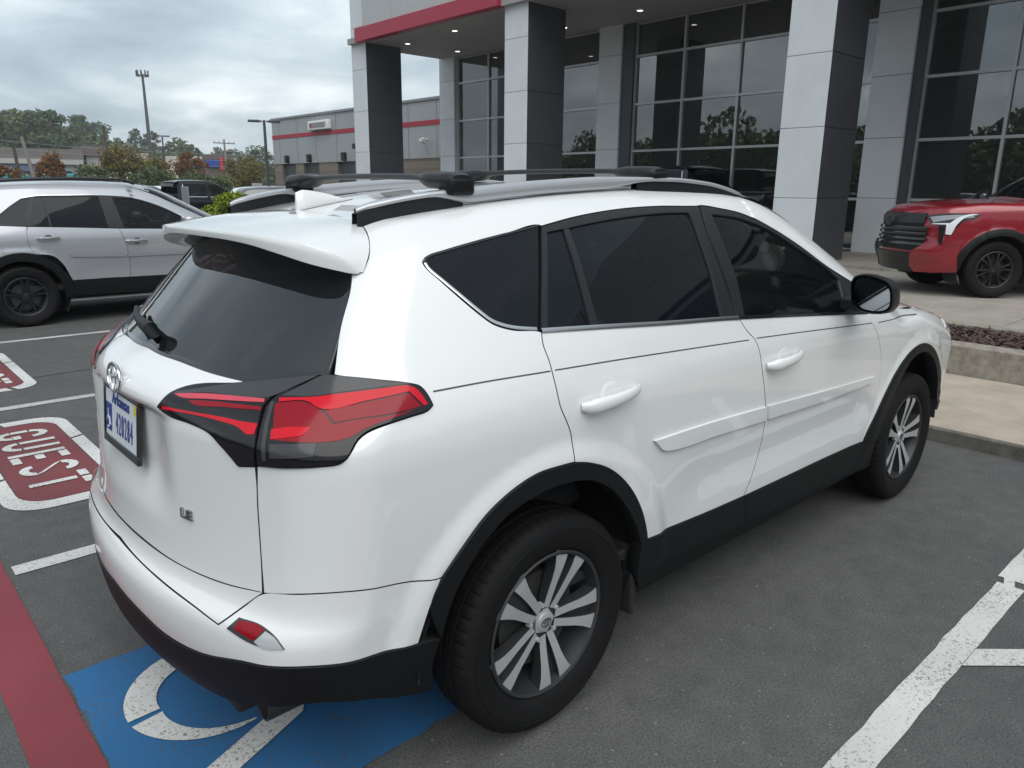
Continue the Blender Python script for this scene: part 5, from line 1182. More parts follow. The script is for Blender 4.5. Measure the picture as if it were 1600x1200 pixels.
# ---------------------------------------------------------------- other vehicles
def arc_pts(S,cx,cz,r,a0,a1,n=12):
    return [side_uv(S,cx+r*math.cos(rad(a)),cz+r*math.sin(rad(a))) for a in np.linspace(a0,a1,n)]
def build_silver():
    S=SilverCar(); U=UVS
    t=thing('suv','silver SUV with black wheels and grey arch trim parked two bays from the white SUV','car',(.26,8.74,0))
    P=lambda *a,**k: panel(S,*a,**k)
    s_=lambda x,z: side_uv(S,x,z)
    UCs=-.9*math.pi/2; UFs=S.UF+.9*math.pi/2
    tr=U['trim']; qg=[s_(.12,1.142),s_(-.14,1.15),s_(-.28,1.155),s_(-.11,1.28)]+U['qg'][1:4]
    sr,sm=U['sr'],U['sm']
    wedge=[top_uv(S,*p) for p in((2.2,-.765),(1.98,-.735),(1.76,-.70),(1.58,-.66))]
    dit=[top_uv(S,*p) for p in((1.2,-.575),(.6,-.54),(0,-.50),(-.35,-.44))]
    side=[(-1.0,.40),s_(-.52,.40)]+arc_pts(S,0,.348,.50,172,75)+[sr[3]]+rev(sr)[1:]+rev(qg)[0:0]+[qg[1],qg[2],qg[3]]+qg[4:6]+tr[0:]+[s_(2.02,1.10)]+wedge+dit+[(-.75,1.72),(-1.0,1.70)]
    P('side_body',side,'silver',t,mirror=True,step=.05)
    P('tail_panel',[(UCs,.40),(-1.0,.40),(-1.0,1.70),(UCs,1.72)]+[(2*UCs+1.0,1.70),(2*UCs+1.0,.40)],'silver',t,step=.06)
    P('rear_window',[(UCs,1.14),(-.95,1.14),(-.98,1.60),(UCs,1.64),(2*UCs+.98,1.60),(2*UCs+.95,1.14)],'rear_glass',t,step=.06,off=.004)
    P('tail_lamp',[(-1.25,.98),(-.75,.92),(-.55,1.0),(-.55,1.05),(-.8,1.08),(-1.25,1.07)],'lens_mid',t,mirror=True,off=.006,step=.05)
    blt=[s_(.12,1.135),s_(.5,1.12),s_(1.07,1.092)]
    P('rear_door',blt+sm[1:]+[s_(1.12,.50),U['sill'][1],U['sill'][0]]+rev(U['ao'][2:5])+rev(sr)[:-1],'silver',t,mirror=True,step=.05)
    P('front_door',[blt[2],s_(1.5,1.08),s_(2.0,1.06),s_(2.11,.93),s_(2.16,.70),s_(2.10,.50),U['sill'][2],s_(1.12,.50)]+rev(sm)[:-1],'silver',t,mirror=True,step=.05)
    hood=[top_uv(S,*p) for p in((2.25,-.80),(2.6,-.78),(2.9,-.75),(3.2,-.66))]
    P('wing',[s_(2.0,1.06),s_(2.12,1.07)]+hood+[(3.42,.93),(3.42,.42),s_(3.22,.42)]+arc_pts(S,2.69,.348,.50,8,165)+[s_(2.16,.52),s_(2.16,.70),s_(2.11,.93)],'silver',t,mirror=True,step=.06)
    P('front_bumper',front_symm([(UFs,.32),(3.42,.36),(3.42,.92),(UFs,.95)],S),'silver',t,step=.07)
    P('grille',front_symm([(UFs,.50),(3.75,.50),(3.68,.82),(UFs,.86)],S),'gloss_black',t,step=.07,off=.004)
    P('headlight',[(3.1,.88),(3.45,.82),(3.75,.84),(3.6,.90),(3.2,.95)],'head_lens',t,mirror=True,off=.006,step=.05)
    X,Y=np.meshgrid(np.linspace(2.22,3.40,18),np.linspace(-1,1,21),indexing='ij'); ye=np.interp(X,[2.2,2.6,2.9,3.2,3.4],[.81,.79,.76,.67,.60]); topgrid(S,'bonnet',X-.14*(Y*ye)**2*((X-2.2)/1.2),Y*ye,'silver',t,off=-.003)
    X,Y=np.meshgrid(np.linspace(1.55,2.58,16),np.linspace(-1,1,21),indexing='ij'); ye=np.interp(X,[1.55,1.8,2.0,2.2,2.6],[.645,.68,.71,.74,.76]); topgrid(S,'windscreen',X-.30*(Y*ye)**2*sst(1.2,1.9,X),Y*ye,'tint_front',t)
    X,Y=np.meshgrid(np.linspace(-.40,1.54,24),np.linspace(-1,1,21),indexing='ij'); topgrid(S,'roof',X-.06*Y**2*0,Y*np.interp(X,[-.4,0,.6,1.2,1.55],[.43,.495,.535,.57,.64]),'silver',t)
    # glass house
    dlo=[s_(.125,1.142),qg[1],qg[2],qg[3]]+qg[4:6]+[(u,v-.004) for u,v in tr[1:]]+[s_(2.0,1.085),s_(1.5,1.085),s_(1.07,1.098),s_(.5,1.125)]
    q2=[s_(.10,1.16),s_(-.13,1.165),s_(-.22,1.17),s_(-.09,1.285),s_(.04,1.385),s_(.15,1.445),s_(.20,1.445)]
    P('window_surround',dlo,'satin_black',t,holes=[U['rg'],U['fg'],q2],mirror=True,off=-.002,thick=.02,step=.08)
    P('quarter_window',q2,'tint',t,mirror=True,off=-.008,gap=-.005,step=.08)
    P('rear_door_window',U['rg'],'tint',t,mirror=True,off=-.008,gap=-.005,step=.08)
    P('front_door_window',U['fg'],'tint_front',t,mirror=True,off=-.008,gap=-.005,step=.08)
    P('window_divider',U['rdiv'],'satin_black',t,mirror=True,off=-.003,gap=0,step=.08)
    strip(S,'window_trim',[(u,v-.003) for u,v in tr],.014,'chrome',t,off=.003,mirror=True)
    P('side_moulding',U['mold'],'silver',t,mirror=True,off=.012,thick=.02,step=.06)
    P('side_moulding',[s_(1.12,.782),s_(1.9,.775),s_(1.9,.755),s_(1.12,.755)],'silver',t,mirror=True,off=.012,thick=.02,step=.06)
    P('rear_arch_trim',arc_pts(S,0,.348,.50,190,-6,22)+arc_pts(S,0,.348,.405,-8,190,20),'black_plastic',t,mirror=True,off=.012,thick=.06,step=.06)
    P('front_arch_trim',arc_pts(S,2.69,.348,.50,184,-4,22)+arc_pts(S,2.69,.348,.405,-4,186,20),'black_plastic',t,mirror=True,off=.012,thick=.06,step=.06)
    P('sill_trim',[s_(.50,.51),s_(2.15,.50),s_(2.2,.30),s_(.46,.32)],'black_plastic',t,mirror=True,off=.008,thick=.05,step=.08)
    P('lower_bumper',symm_u([(UCs,.28),(-.6,.30),(-.45,.34),(-.5,.42),(UCs,.42)],UCs),'black_plastic',t,off=.006,thick=.05,step=.07)
    for (x0,z0),(x1,z1) in(((.18,1.0),(.42,.995)),((1.12,.94),(1.38,.935))):
        for sg in(-1,1):
            h=MB(); h.tube([(x0+(x1-x0)*q,sg*(S.W(np.array(x0),np.array(z0))+.006+.03*math.sin(math.pi*q)**.5),z0) for q in np.linspace(0,1,9)],[.012,.02,.02,.019,.019,.019,.018,.016,.01],8,sx=.6); ho=h.build('door_handle','chrome',t,smooth=True)
            c=MB(); c.lathe([(0,0),(.04,.0),(.044,.002)],20,c=((x0+x1)/2,sg*(S.W(np.array((x0+x1)/2),np.array(z0))+.001),z0)); c.build('handle_cup','grey_paint',ho,smooth=True)
    xs=np.linspace(-.3,1.38,20)
    for sg in(-1,1):
        b=MB(); b.tube([(x,sg*float(np.interp(x,[-.3,0,.6,1.4],[.46,.51,.55,.60])),float(S.T(np.array(x),np.array(.5)))+.045*min(1,6*min(x+.3,1.38-x)+.25)) for x in xs],.017,8); b.build('roof_rail','satin_black',t,smooth=True)
        for x in(0,2.69):
            wheel(t,x,sg*.795,.348,'five',.3,side=sg,fmats=['rim_black','rim_dark'])
            b=MB();G=[]
            for g in np.linspace(rad(-28),rad(208),30): G.append([(x+.46*math.cos(g),sg*.86,.348+.46*math.sin(g)),(x+.46*math.cos(g),sg*.52,.348+.46*math.sin(g)),(x,sg*.52,.348)])
            b.grid(np.array(G)); b.build('wheel_well','interior',t)
    b=MB(); b.box(-.8,3.2,-.52,.52,.24,.4); b.build('floor_pan','interior',t); b=MB(); b.box(.05,2.4,-.84,.84,.40,.46); b.build('cabin_floor','interior',t)
    for y in(-.37,.37):
        b=MB(); b.obox((1.24,y,.62),(.26,0,.03),(0,.25,0),(-.01,0,.10)); b.obox((.94,y,.92),(.065,0,.02),(0,.24,0),(-.10,0,.32)); se=b.build('front_seat','seat',t,bevel=.05)
        h=MB(); h.obox((.82,y,1.30),(.045,0,.01),(0,.13,0),(-.02,0,.085)); h.build('headrest','seat',se,bevel=.04)
    b=MB(); b.obox((2.0,0,.98),(.28,0,0),(0,.78,0),(0,0,.12)); b.build('dashboard','interior',t,bevel=.06)
    c_=Vector((1.62,.37,1.02)); ux=Vector((-.35,0,.94)).normalized(); uy=Vector((0,1,0)); sw=MB()
    sw.tube([c_+ux*.185*math.cos(g)+uy*.185*math.sin(g) for g in np.linspace(0,2*math.pi,25)],.015,6,cap=False,up=(1,0,.37)); sw.tube([c_,c_+Vector((.3,0,-.11))],.03,8); sw.build('steering_wheel','interior',t,smooth=True)
    for sg in(-1,1):
        b=MB(); b.obox((1.86,sg*1.02,1.16),(.07,0,0),(0,.11,0),(0,0,.08)); b.build('door_mirror','silver',t,bevel=.04)
    return t
def symm_u(half,uc): return list(half)+[(2*uc-u,v) for u,v in reversed(half)]
def build_truck():
    S=Truck(); U=UVR; uF=S.UF+S.HW*math.pi/2; uc=-S.HW*math.pi/2
    t=thing('pickup_truck','red crew cab pickup truck with black grille and black wheels parked by the showroom columns','truck',(14.38,-.82,.13),rad(135.8))
    P=lambda *a,**k: panel(S,*a,**k); s_=lambda x,z: side_uv(S,x,z)
    arch=lambda cx,r,a0,a1,n=20: arc_pts(S,cx,.41,r,a0,a1,n)
    P('bed_side',[s_(.90,.55),s_(.90,1.33),(-.9,1.33),(-.9,.55),s_(-.60,.50)]+arch(0,.55,168,14)+[s_(.6,.55)],'red',t,mirror=True,step=.08)
    P('tailgate',symm_u([(uc,.62),(-.905,.62),(-.905,1.33),(uc,1.33)],uc),'red',t,step=.09)
    P('rear_bumper',symm_u([(uc,.42),(-.8,.42),(-.8,.60),(uc,.60)],uc),'satin_black',t,step=.1,off=.05,thick=.12)
    P('rear_door',[s_(.93,.55),s_(1.98,.55),s_(1.98,1.325),s_(.93,1.345)],'red',t,mirror=True,step=.08)
    P('front_door',[s_(1.985,.55),s_(3.07,.55),s_(3.09,1.0),s_(3.06,1.32),s_(1.985,1.325)],'red',t,mirror=True,step=.08)
    rw=[s_(1.10,1.40),s_(1.93,1.39),s_(1.93,1.79),s_(1.20,1.79)]; fw=[s_(2.03,1.39),s_(2.95,1.38),s_(2.55,1.70),s_(2.35,1.785),s_(2.03,1.79)]
    P('cab_frame',[s_(.95,1.355),s_(1.985,1.335),s_(3.06,1.33),s_(3.14,1.37)]+[top_uv(S,*p) for p in((3.05,-.76),(2.75,-.70),(2.45,-.64),(1.9,-.62),(1.2,-.62))]+[s_(1.02,1.78)],'red',t,holes=[rw,fw],mirror=True,step=.08)
    P('rear_door_window',rw,'tint',t,mirror=True,off=-.006,gap=-.004,step=.1); P('front_door_window',fw,'tint_front',t,mirror=True,off=-.006,gap=-.004,step=.1)
    strip(S,'window_trim',[rw[3],rw[0],rw[1]],.02,'chrome',t,off=.004,mirror=True,ang=20); strip(S,'window_trim',[fw[0],fw[1]],.02,'chrome',t,off=.004,mirror=True)
    X,Y=np.meshgrid(np.linspace(1.0,2.40,18),np.linspace(-1,1,19),indexing='ij'); topgrid(S,'cab_roof',X,Y*.615,'red',t)
    X,Y=np.meshgrid(np.linspace(2.42,3.20,14),np.linspace(-1,1,19),indexing='ij'); ye=np.interp(X,[2.4,2.7,3.2],[.635,.69,.775]); topgrid(S,'windscreen',X-.22*(Y*ye)**2*sst(1.9,2.5,X),Y*ye,'tint_front',t)
    X,Y=np.meshgrid(np.linspace(.93,.965,5),np.linspace(-1,1,19),indexing='ij'); topgrid(S,'rear_window',X,Y*.62,'tint',t)
    X,Y=np.meshgrid(np.linspace(-1.2,.88,12),np.linspace(-1,1,13),indexing='ij'); topgrid(S,'bed_cover',X,Y*.90,'black_plastic',t)
    X,Y=np.meshgrid(np.linspace(3.14,4.66,26),np.linspace(-1,1,31),indexing='ij'); ye=np.interp(X,[3.1,3.8,4.3,4.66],[.875,.86,.80,.70])
    Yy=Y*ye; Xx=X-.34*(Yy**2)*((X-3.1)/1.55); topgrid(S,'bonnet',Xx,Yy,'red',t)
    G=UVR['grille'];he=UVR['head']
    P('wing',[s_(3.10,.55),s_(3.12,1.0),s_(3.09,1.36),top_uv(S,3.2,-.885),top_uv(S,3.8,-.868),top_uv(S,4.22,-.81),(4.72,1.22),(4.72,.40),s_(4.26,.42)]+arch(3.7,.56,4,166),'red',t,mirror=True,step=.06)
    P('front_panel',symm_u([(uF,.40),(4.72,.40),(4.72,1.22),(uF,1.22)],uF),'red',t,step=.08)
    gh=[(uF,1.185)]+G[0:5]+[(uF,.655)]
    g=P('grille',symm_u(gh,uF),'black_plastic',t,off=.008,step=.06,thick=.05)
    for v,w in((.74,.035),(.815,.04),(.895,.04),(.965,.045)):
        k=.60 if v>.7 else .5
        strip(S,'grille_bar',[(uF-.68,v),(uF,v),(uF+.68,v)],w,'gloss_black',g,off=.035,thick=.03)
    strip(S,'grille_bar',[(uF-.62,1.09),(uF,1.09),(uF+.62,1.09)],.13,'satin_black',g,off=.020,thick=.03)
    fx=float(S.FR(np.array(0.),np.array(1.07))); emblem(g,(fx+.05,0,1.07),.20,.135,'dark_metal',thick=.02,frame=((0,1,0),(0,0,1),(1,0,0)))
    P('headlight',he,'gloss_black',t,mirror=True,off=.012,step=.05,thick=.04)
    P('lamp_lens',[tuple(np.array(he[0])*.9+np.array(he[5])*.1),he[1],tuple(np.array(he[3])),tuple(np.array(he[4])*.6+np.array(he[10])*.4),tuple(np.array(he[9])*.9+np.array(he[0])*.1)],'head_lens',t,mirror=True,off=.017,gap=.01,step=.05)
    P('light_guide',UVR['drl'],'drl',t,mirror=True,off=.022,gap=.004,step=.05,thick=.01)
    P('side_vent',UVR['vent'],'black_plastic',t,mirror=True,off=.012,step=.06)
    bc=UVR['bcorn']; P('bumper_corner',bc,'red',t,mirror=True,off=.045,step=.05,thick=.08)
    P('lower_bumper',symm_u([(uF,.34),(bc[6][0]+.02,.34),(bc[7][0],.40),(bc[0][0]-.004,.62),(uF,.62)],uF),'satin_black',t,off=.03,step=.06,thick=.06)
    for cx,a1 in((0,0),(3.7,-2)): P('arch_flare',arch(cx,.575,176,a1,24)+arch(cx,.485,a1,178,22),'black_plastic',t,mirror=True,off=.03,thick=.08,step=.07)
    P('sill_trim',[s_(.60,.56),s_(3.1,.56),s_(3.1,.40),s_(.60,.40)],'black_plastic',t,mirror=True,off=-.02,step=.1,thick=.05)
    for x in(1.05,2.08):
        for sg in(-1,1):
            h=MB(); h.box(x,x+.22,min(sg*1.0,sg*1.03),max(sg*1.0,sg*1.03),1.14,1.175); h.build('door_handle','chrome',t,bevel=.01)
    for sg in(-1,1):
        b=MB(); b.obox((2.86,sg*1.13,1.38),(.07,0,0),(0,.13,0),(0,0,.12)); mo=b.build('door_mirror','gloss_black',t,bevel=.05)
        a=MB(); a.tube([(2.90,sg*.92,1.33),(2.88,sg*1.06,1.34)],.03,8); a.build('mirror_arm','gloss_black',mo)
        for x in(0,3.7):
            wheel(t,x,sg*.855,.41,'six',.2,R=.412,w=.275,rr=.262,side=sg,fmats=['rim_black','rim_dark'])
            b=MB();Gg=[]
            for q in np.linspace(rad(-25),rad(205),30): Gg.append([(x+.51*math.cos(q),sg*.93,.41+.51*math.sin(q)),(x+.51*math.cos(q),sg*.52,.41+.51*math.sin(q)),(x,sg*.52,.41)])
            b.grid(np.array(Gg)); b.build('wheel_well','interior',t)
    b=MB(); b.box(-1.1,4.4,-.5,.5,.36,.60); b.build('chassis','interior',t); b=MB(); b.box(1.0,3.0,-.85,.85,.6,.7); b.box(1.3,1.45,-.75,.75,.7,1.45); b.box(2.2,2.34,-.75,-.1,.7,1.5); b.box(2.2,2.34,.1,.75,.7,1.5); b.build('cabin_seats','interior',t)
    b=MB(); b.obox((2.98,0,1.22),(.2,0,0),(0,.8,0),(0,0,.12)); b.build('dashboard','interior',t,bevel=.05)
    return t
def simple_car(colour,label,loc,rz,group):
    S=SilverCar(); t=thing('parked_car',label,'car',loc,rz,group)
    us=np.linspace(-.9*math.pi/2,S.UF+.9*math.pi/2,64); vs=np.concatenate([np.linspace(.30,1.1,8),np.linspace(1.15,1.45,7),np.linspace(1.52,2.46,10)])
    Uu,Vv=np.meshgrid(us,vs); Vc=Vv.copy()
    hood=(Uu>2.35); lim=np.where(hood,1.02,9); Vc=np.minimum(Vv,lim); P=S.at(Uu,Vc)
    body=MB();gl=MB(); nu=len(us)
    for sg in(1,-1):
        Q=P*np.array([1,sg,1.]); bb=[];gg=[]
        for i in range(len(vs)-1):
            for j in range(nu-1):
                f=(i*nu+j,i*nu+j+1,(i+1)*nu+j+1,(i+1)*nu+j); u=us[j:j+2].mean(); v=vs[i:i+2].mean()
                c=P[i:i+2,j:j+2].reshape(-1,3).mean(0)
                if abs(u)<9 and hood[i,j] and v>1.02: continue
                isg=1.12<v<1.42 and not(.98<u<1.1) and u<2.2
                (gg if isg else bb).append(f)
        used=lambda fs:fs
        for mb_,fs in((body,bb),(gl,gg)):
            idx=sorted({i for f in fs for i in f}); mp={a:b for b,a in enumerate(idx)}; mb_.add(Q.reshape(-1,3)[idx],[tuple(mp[i] for i in (f if sg>0 else f[::-1])) for f in fs])
    b=body.build('body',colour,t,smooth=True,ang=60,fix=False); g=gl.build('windows','tint',t,smooth=True,ang=60,fix=False)
    X,Y=np.meshgrid(np.linspace(2.2,3.4,9),np.linspace(-.78,.78,11),indexing='ij'); topgrid(S,'bonnet',X-.2*Y**2,Y*np.interp(X,[2.2,3,3.4],[1,.92,.75]),colour,t)
    X,Y=np.meshgrid(np.linspace(1.6,2.55,7),np.linspace(-.70,.70,11),indexing='ij'); topgrid(S,'windscreen',X-.3*Y**2,Y,'tint',t,off=.004)
    for x in(0,2.69):
        for sg in(-1,1):
            w=MB(); w.lathe([(.0,-.09),(.2,-.09),(.22,-.11),(.31,-.11),(.345,-.07),(.345,.1),(0,.1)],20); o=w.build('wheel','rubber',t,smooth=True); o.location=(x,sg*.795,.345); o.rotation_euler=(0,0,0 if sg<0 else math.pi)
            h=MB(); h.lathe([(0,-.095),(.19,-.095),(.2,-.085)],16); h.build('hub','rim_silver',o,smooth=True)
    return t
def place_vehicles():
    sv=build_silver()
    c=copy_tree(sv,None,{'silver car paint':M['grey_paint']}); c.location=(.95,11.75,0); tag(c,'dark grey SUV behind the silver SUV, only its roof showing','car')
    tr=build_truck()
    sw={'red truck paint':M['black_paint']}
    c=copy_tree(tr,None,sw); c.location=(15.9,8.15,.20); c.rotation_euler=(0,0,rad(87)); c.scale=(1.06,)*3; tag(c,'black pickup truck under the canopy behind the white SUV roof','truck')
    c=copy_tree(tr,None,sw); c.location=(6.1,23.0,0); c.rotation_euler=(0,0,0); c.scale=(.93,)*3; tag(c,'black crew cab pickup with chrome window trim in the lot behind the round bush','truck')
    w=simple_car('white','white car next to the near end of the far row of white cars',(13.4,48.5,0),rad(-70),'white cars far back in the lot')
    for lab,(x,y,z,a) in zip(('second white car of the far row, just beyond the nearest ones','third white car of the far row under the cream shop','white car at the far end of the row of white cars','white car at the near end of the far row by the black pickup'),((15.9,52.2,0,-70),(18.3,55.8,0,-70),(20.9,59.6,0,-70),(11.4,46.2,0,-72))):
        k=copy_tree(w); k.location=(x,y,z); k.rotation_euler=(0,0,rad(a)); k['label']=lab
    for lab,m_,loc,a in (('white SUV alone at the foot of the yellow green tree','white',(21.0,80.6,gz(80.6)),8),('teal car at the far side of the lot','teal_paint',(12.6,91.2,1.76),5),('second teal car, nearer the leaning timber pole','teal_paint',(17.6,90.6,1.76),5),
        ('grey car roof beyond the rear of the white SUV','grey_paint',(9.6,24.7-2.0,0),-12),('white car beside the dark light pole','white',(14.2,34.0,0),-5)):
        k=copy_tree(w,None,{'pearl white car paint':M[m_]}); k.location=loc; k.rotation_euler=(0,0,rad(a)); tag(k,lab,'car'); 
        if 'group' in k: del k['group']
place_vehicles()
# ---------------------------------------------------------------- trees, poles, shrub
def leaves(cl,n,size,flat=.6):
    """small leaf-sized quads scattered in clumps: cl = list of (centre, radius)"""
    k=len(cl); c=np.array([a for a,_ in cl]); r=np.array([b for _,b in cl]); i=rng.integers(0,k,n)
    d=rng.normal(0,1,(n,3)); d/=np.linalg.norm(d,axis=1,keepdims=True); q=c[i]+d*(r[i]*rng.uniform(.35,1,n)**.6)[:,None]*np.array([1,1,.8])
    a=rng.normal(0,1,(n,3)); a/=np.linalg.norm(a,axis=1,keepdims=True); b=np.cross(a,rng.normal(0,1,(n,3))); b/=np.linalg.norm(b,axis=1,keepdims=True)
    s=(size*rng.uniform(.6,1.3,n))[:,None]
    V=np.stack([q-a*s,q-b*s*flat,q+a*s,q+b*s*flat],1).reshape(-1,3); F=(np.arange(n)[:,None]*4+np.arange(4)[None]).tolist(); return V,F
def leaf_obj(name,V,F,m,parent):
    me=bpy.data.meshes.new(name); me.from_pydata(V.tolist(),[],F); me.materials.append(M[m]); o=bpy.data.objects.new(name,me); C.objects.link(o)
    if parent is not None:o.parent=parent
    return o
def tree(name,label,loc,h,w,m,n=2600,trunk=.3,kind='round',size=.16,group=None):
    t=thing(name,label,'tree',loc,rng.uniform(0,6),group); b=MB(); r0=max(.09,h*.022)
    b.tube([(0,0,-.3),(rng.normal(0,.05),0,h*.25),(rng.normal(0,.1),rng.normal(0,.1),h*.55),(0,0,h*.88)],[r0,r0*.8,r0*.5,r0*.12],7)
    cl=[]
    if kind=='pine':
        for i in range(34):
            q=rng.uniform(trunk,1); z=h*q; rr=w*(.18+.82*math.sin(math.pi*min(1,(1-q)*.9+.12)))*rng.uniform(.15,1)**.6; a=rng.uniform(0,6.28)
            p=(rr*math.cos(a),rr*math.sin(a),z); cl.append((p,w*rng.uniform(.22,.42)))
            if i%3==0: b.tube([(0,0,z-h*.05),p],[r0*.3,r0*.08],4)
    else:
        for i in range(40):
            u=rng.normal(0,1,3); u/=np.linalg.norm(u); q=rng.uniform(.3,1.08)**.6; z0=h*(trunk+(1-trunk)*.52)
            p=(u[0]*w*q*.92,u[1]*w*q*.92,z0+u[2]*h*(1-trunk)*.44*q)
            if kind=='cone': k=1-max(0,(p[2]-h*trunk)/(h*(1-trunk)))*.75; p=(p[0]*k*1.15,p[1]*k*1.15,p[2])
            cl.append((p,w*rng.uniform(.12,.44)))
            if i%4==0: b.tube([(0,0,h*trunk*.9),tuple(np.array(p)*[.5,.5,1]-np.array([0,0,h*.08])),p],[r0*.45,r0*.25,r0*.06],4)
    b.build('trunk','bark',t,smooth=True)
    V,F=leaves(cl,n,size); leaf_obj('crown',V,F,m,t); return t
def build_plants():
    # hill behind the shops
    b=MB(); prof=lambda x,y: max(0,min(1,(y-150)/85))*float(np.interp(x,[-150,0,45,60,75,100,140,260],[7,9,9.5,8.,2.6,1.0,.5,.3]))
    G=[[(x,y,1.7+prof(x,y)) for y in np.linspace(142,330,20)] for x in np.linspace(-160,300,40)]; b.grid(np.array(G)); tag(b.build('wooded_hill','hill',smooth=True),kind='structure')
    protos=[tree('hill_tree','dark full crowned pine on the wooded hill beyond the shops',(0,0,-900),13,4.2,'pine',1300,.30,'pine',.50,'full pines on the wooded hill'),tree('hill_tree','rounded green broadleaf tree on the wooded hill beyond the shops',(0,0,-900),11,4.6,'oak',1300,.2,'round',.50,'broadleaf trees on the wooded hill'),tree('hill_tree','thin bare stemmed pine on the wooded hill beyond the shops',(0,0,-900),14,3.2,'pine',900,.50,'pine',.45,'thin pines on the wooded hill')]
    used=[False]*3
    def put(i,x,y,z,s):
        o=protos[i] if not used[i] else copy_tree(protos[i]); used[i]=True; o.location=(x,y,z-.4); o.scale=(s*rng.uniform(.9,1.15),s*rng.uniform(.9,1.15),s); o.rotation_euler=(0,0,rng.uniform(0,6.28))
    # the skyline: bearing (x over distance) and wanted top height
    n=0
    for row,(dist,dz) in enumerate(((262,0),(236,-3.6),(205,-7.0),(178,-9.0))):
        for x0 in np.arange(-8,118,5.2 if row<2 else 6.5):
            x=(x0+rng.uniform(-1.6,1.6))*dist/262; y=math.sqrt(max(dist*dist-(x+1.4)**2,1))-2.2
            top=float(np.interp(x0,[-8,41,51,57,64,70,74,78,84,96,104,118],[20.5,21.3,21.6,20,17.5,14.6,13.2,12.4,13.6,12.2,10.2,7.5]))+dz*.8+.9+rng.normal(0,1.0)
            zb=1.7+prof(x,y); hh=max(5.,top-zb); i=int(rng.choice([0,1,2],p=[.45,.35,.2])) if x0<80 else int(rng.choice([0,1],p=[.25,.75]))
            put(i,x,y,zb,hh/[13,11,14][i]); n+=1
    for x,y,tp,i in((55.0,231,20.,0),(67.5,226,16.8,2),(70.2,222,16.0,2),(73.7,213,14.6,1),(77.5,213,13.0,1),(84.5,213,12.6,1),(88.,210,12.0,0)):
        zb=1.7+prof(x,y); put(i,x,y,zb,(tp-zb)/[13,11,14][i])
    tree('hill_tree','dull red tree standing out among the green ones on the hill',(41.5,205,1.7+prof(41.5,205)-1),10.2,2.6,'maple_red',900,.3,'round',.6)
    # undergrowth filling the slope between the trunks
    cl=[((x,y,1.7+prof(x,y)+rng.uniform(.5,3.2)),rng.uniform(1.6,3.2)) for x,y in zip(rng.uniform(-15,112,420),rng.uniform(150,250,420))]
    V,F=leaves(cl,26000,.75); o=leaf_obj('undergrowth',V,F,'oak',None); tag(o,kind='stuff')
    # planted trees along the road
    for lab,x,y,h,w,m,k,tr_,n in(('rust coloured tree with a pointed crown before the grey roofed shops',14.9,75.6,4.1,1.75,'autumn','cone',.16,2600),
      ('rust and brown tree at the edge of the view by the shops',10.2,71.4,3.4,1.7,'autumn','round',.2,2200),
      ('large yellow green tree with gold tints above the white SUV',19.2,70.2,5.3,2.2,'gold','round',.30,3200),
      ('gold brown tree just beside the large yellow green tree',22.3,73.0,4.0,1.9,'gold','round',.28,2400),
      ('low green tree below the brown parapet shop',15.9,67.0,3.5,1.9,'oak','round',.14,2600),
      ('green tree in front of the cream shop',20.4,66.4,3.7,2.0,'oak','round',.16,2600),
      ('second green tree in front of the cream shop, nearer the rust tree',23.2,64.6,3.3,1.7,'oak','round',.16,2200),
      ('slim rust brown tree beside the grey shop sign',27.4,77.2,4.6,1.8,'autumn','round',.25,2600),
      ('low green tree under the blue and red sign',24.4,63.6,3.0,1.7,'oak','round',.12,2200),
      ('yellow green tree right of the timber power pole',30.4,71.6,5.0,2.1,'gold','round',.2,2800),
      ('dark green tree beyond the roadside sign',43.4,97.5,5.9,2.8,'pine','round',.2,2600),
      ('green tree at the corner of the service wing',45.5,92.5,3.6,2.2,'oak','round',.15,2200)):
        tree('street_tree',lab,(x,y,gz(y)-.1),h*.88,w*.95,m,int(n*1.6),tr_,k,.105)
    tree('red_bush','small pinkish bush at the kerb beside the low green tree',(17.2,68.2,gz(68)),1.5,.75,'maple_red',900,.05,'round',.10)
    # round shrub on the lot island
    t=thing('round_shrub','bright yellow green clipped round shrub behind the spoiler of the white SUV','shrub',(4.45,11.75,0))
    cl=[]
    for i in range(70):
        u=rng.normal(0,1,3);u/=np.linalg.norm(u); cl.append(((u[0]*.66,u[1]*.66,.76+u[2]*.64),.17))
    V,F=leaves(cl,9000,.032); leaf_obj('foliage',V,F,'shrub',t); b=MB(); b.tube([(0,0,-.02),(0,0,.4),(.05,.03,.8)],[.05,.04,.02],6); b.build('stem','bark',t)
    i_=MB(); i_.lathe([(.55,0),(.62,.02),(.62,.10),(.50,.12),(0,.13)],24,axis='z'); isl=i_.build('shrub_island','planter'); isl.location=(4.45,11.75,0); tag(isl,kind='structure')
    # woods across the road behind the camera, seen only as reflections in the glass
    cl=[]
    for x in np.arange(-90,100,5.5):
        h=rng.uniform(9,14)*(1.15 if -75<x<20 else .7)
        for k in range(13): cl.append(((-62+rng.normal(0,4),x+rng.normal(0,2),h*rng.uniform(.15,1)),rng.uniform(2.2,3.6)))
    V,F=leaves(cl,110000,.45); o=leaf_obj('far_woods',V,F,'oak',None); tag(o,kind='stuff')
    cl=[]
    for y in np.arange(-40,60,6):
        h=rng.uniform(7,12)
        for k in range(8): cl.append(((y+rng.normal(0,2),-58+rng.normal(0,4),h*rng.uniform(.1,1)),rng.uniform(2.,3.4)))
    V,F=leaves(cl,50000,.45); o=leaf_obj('far_woods',V,F,'pine',None); tag(o,kind='stuff')
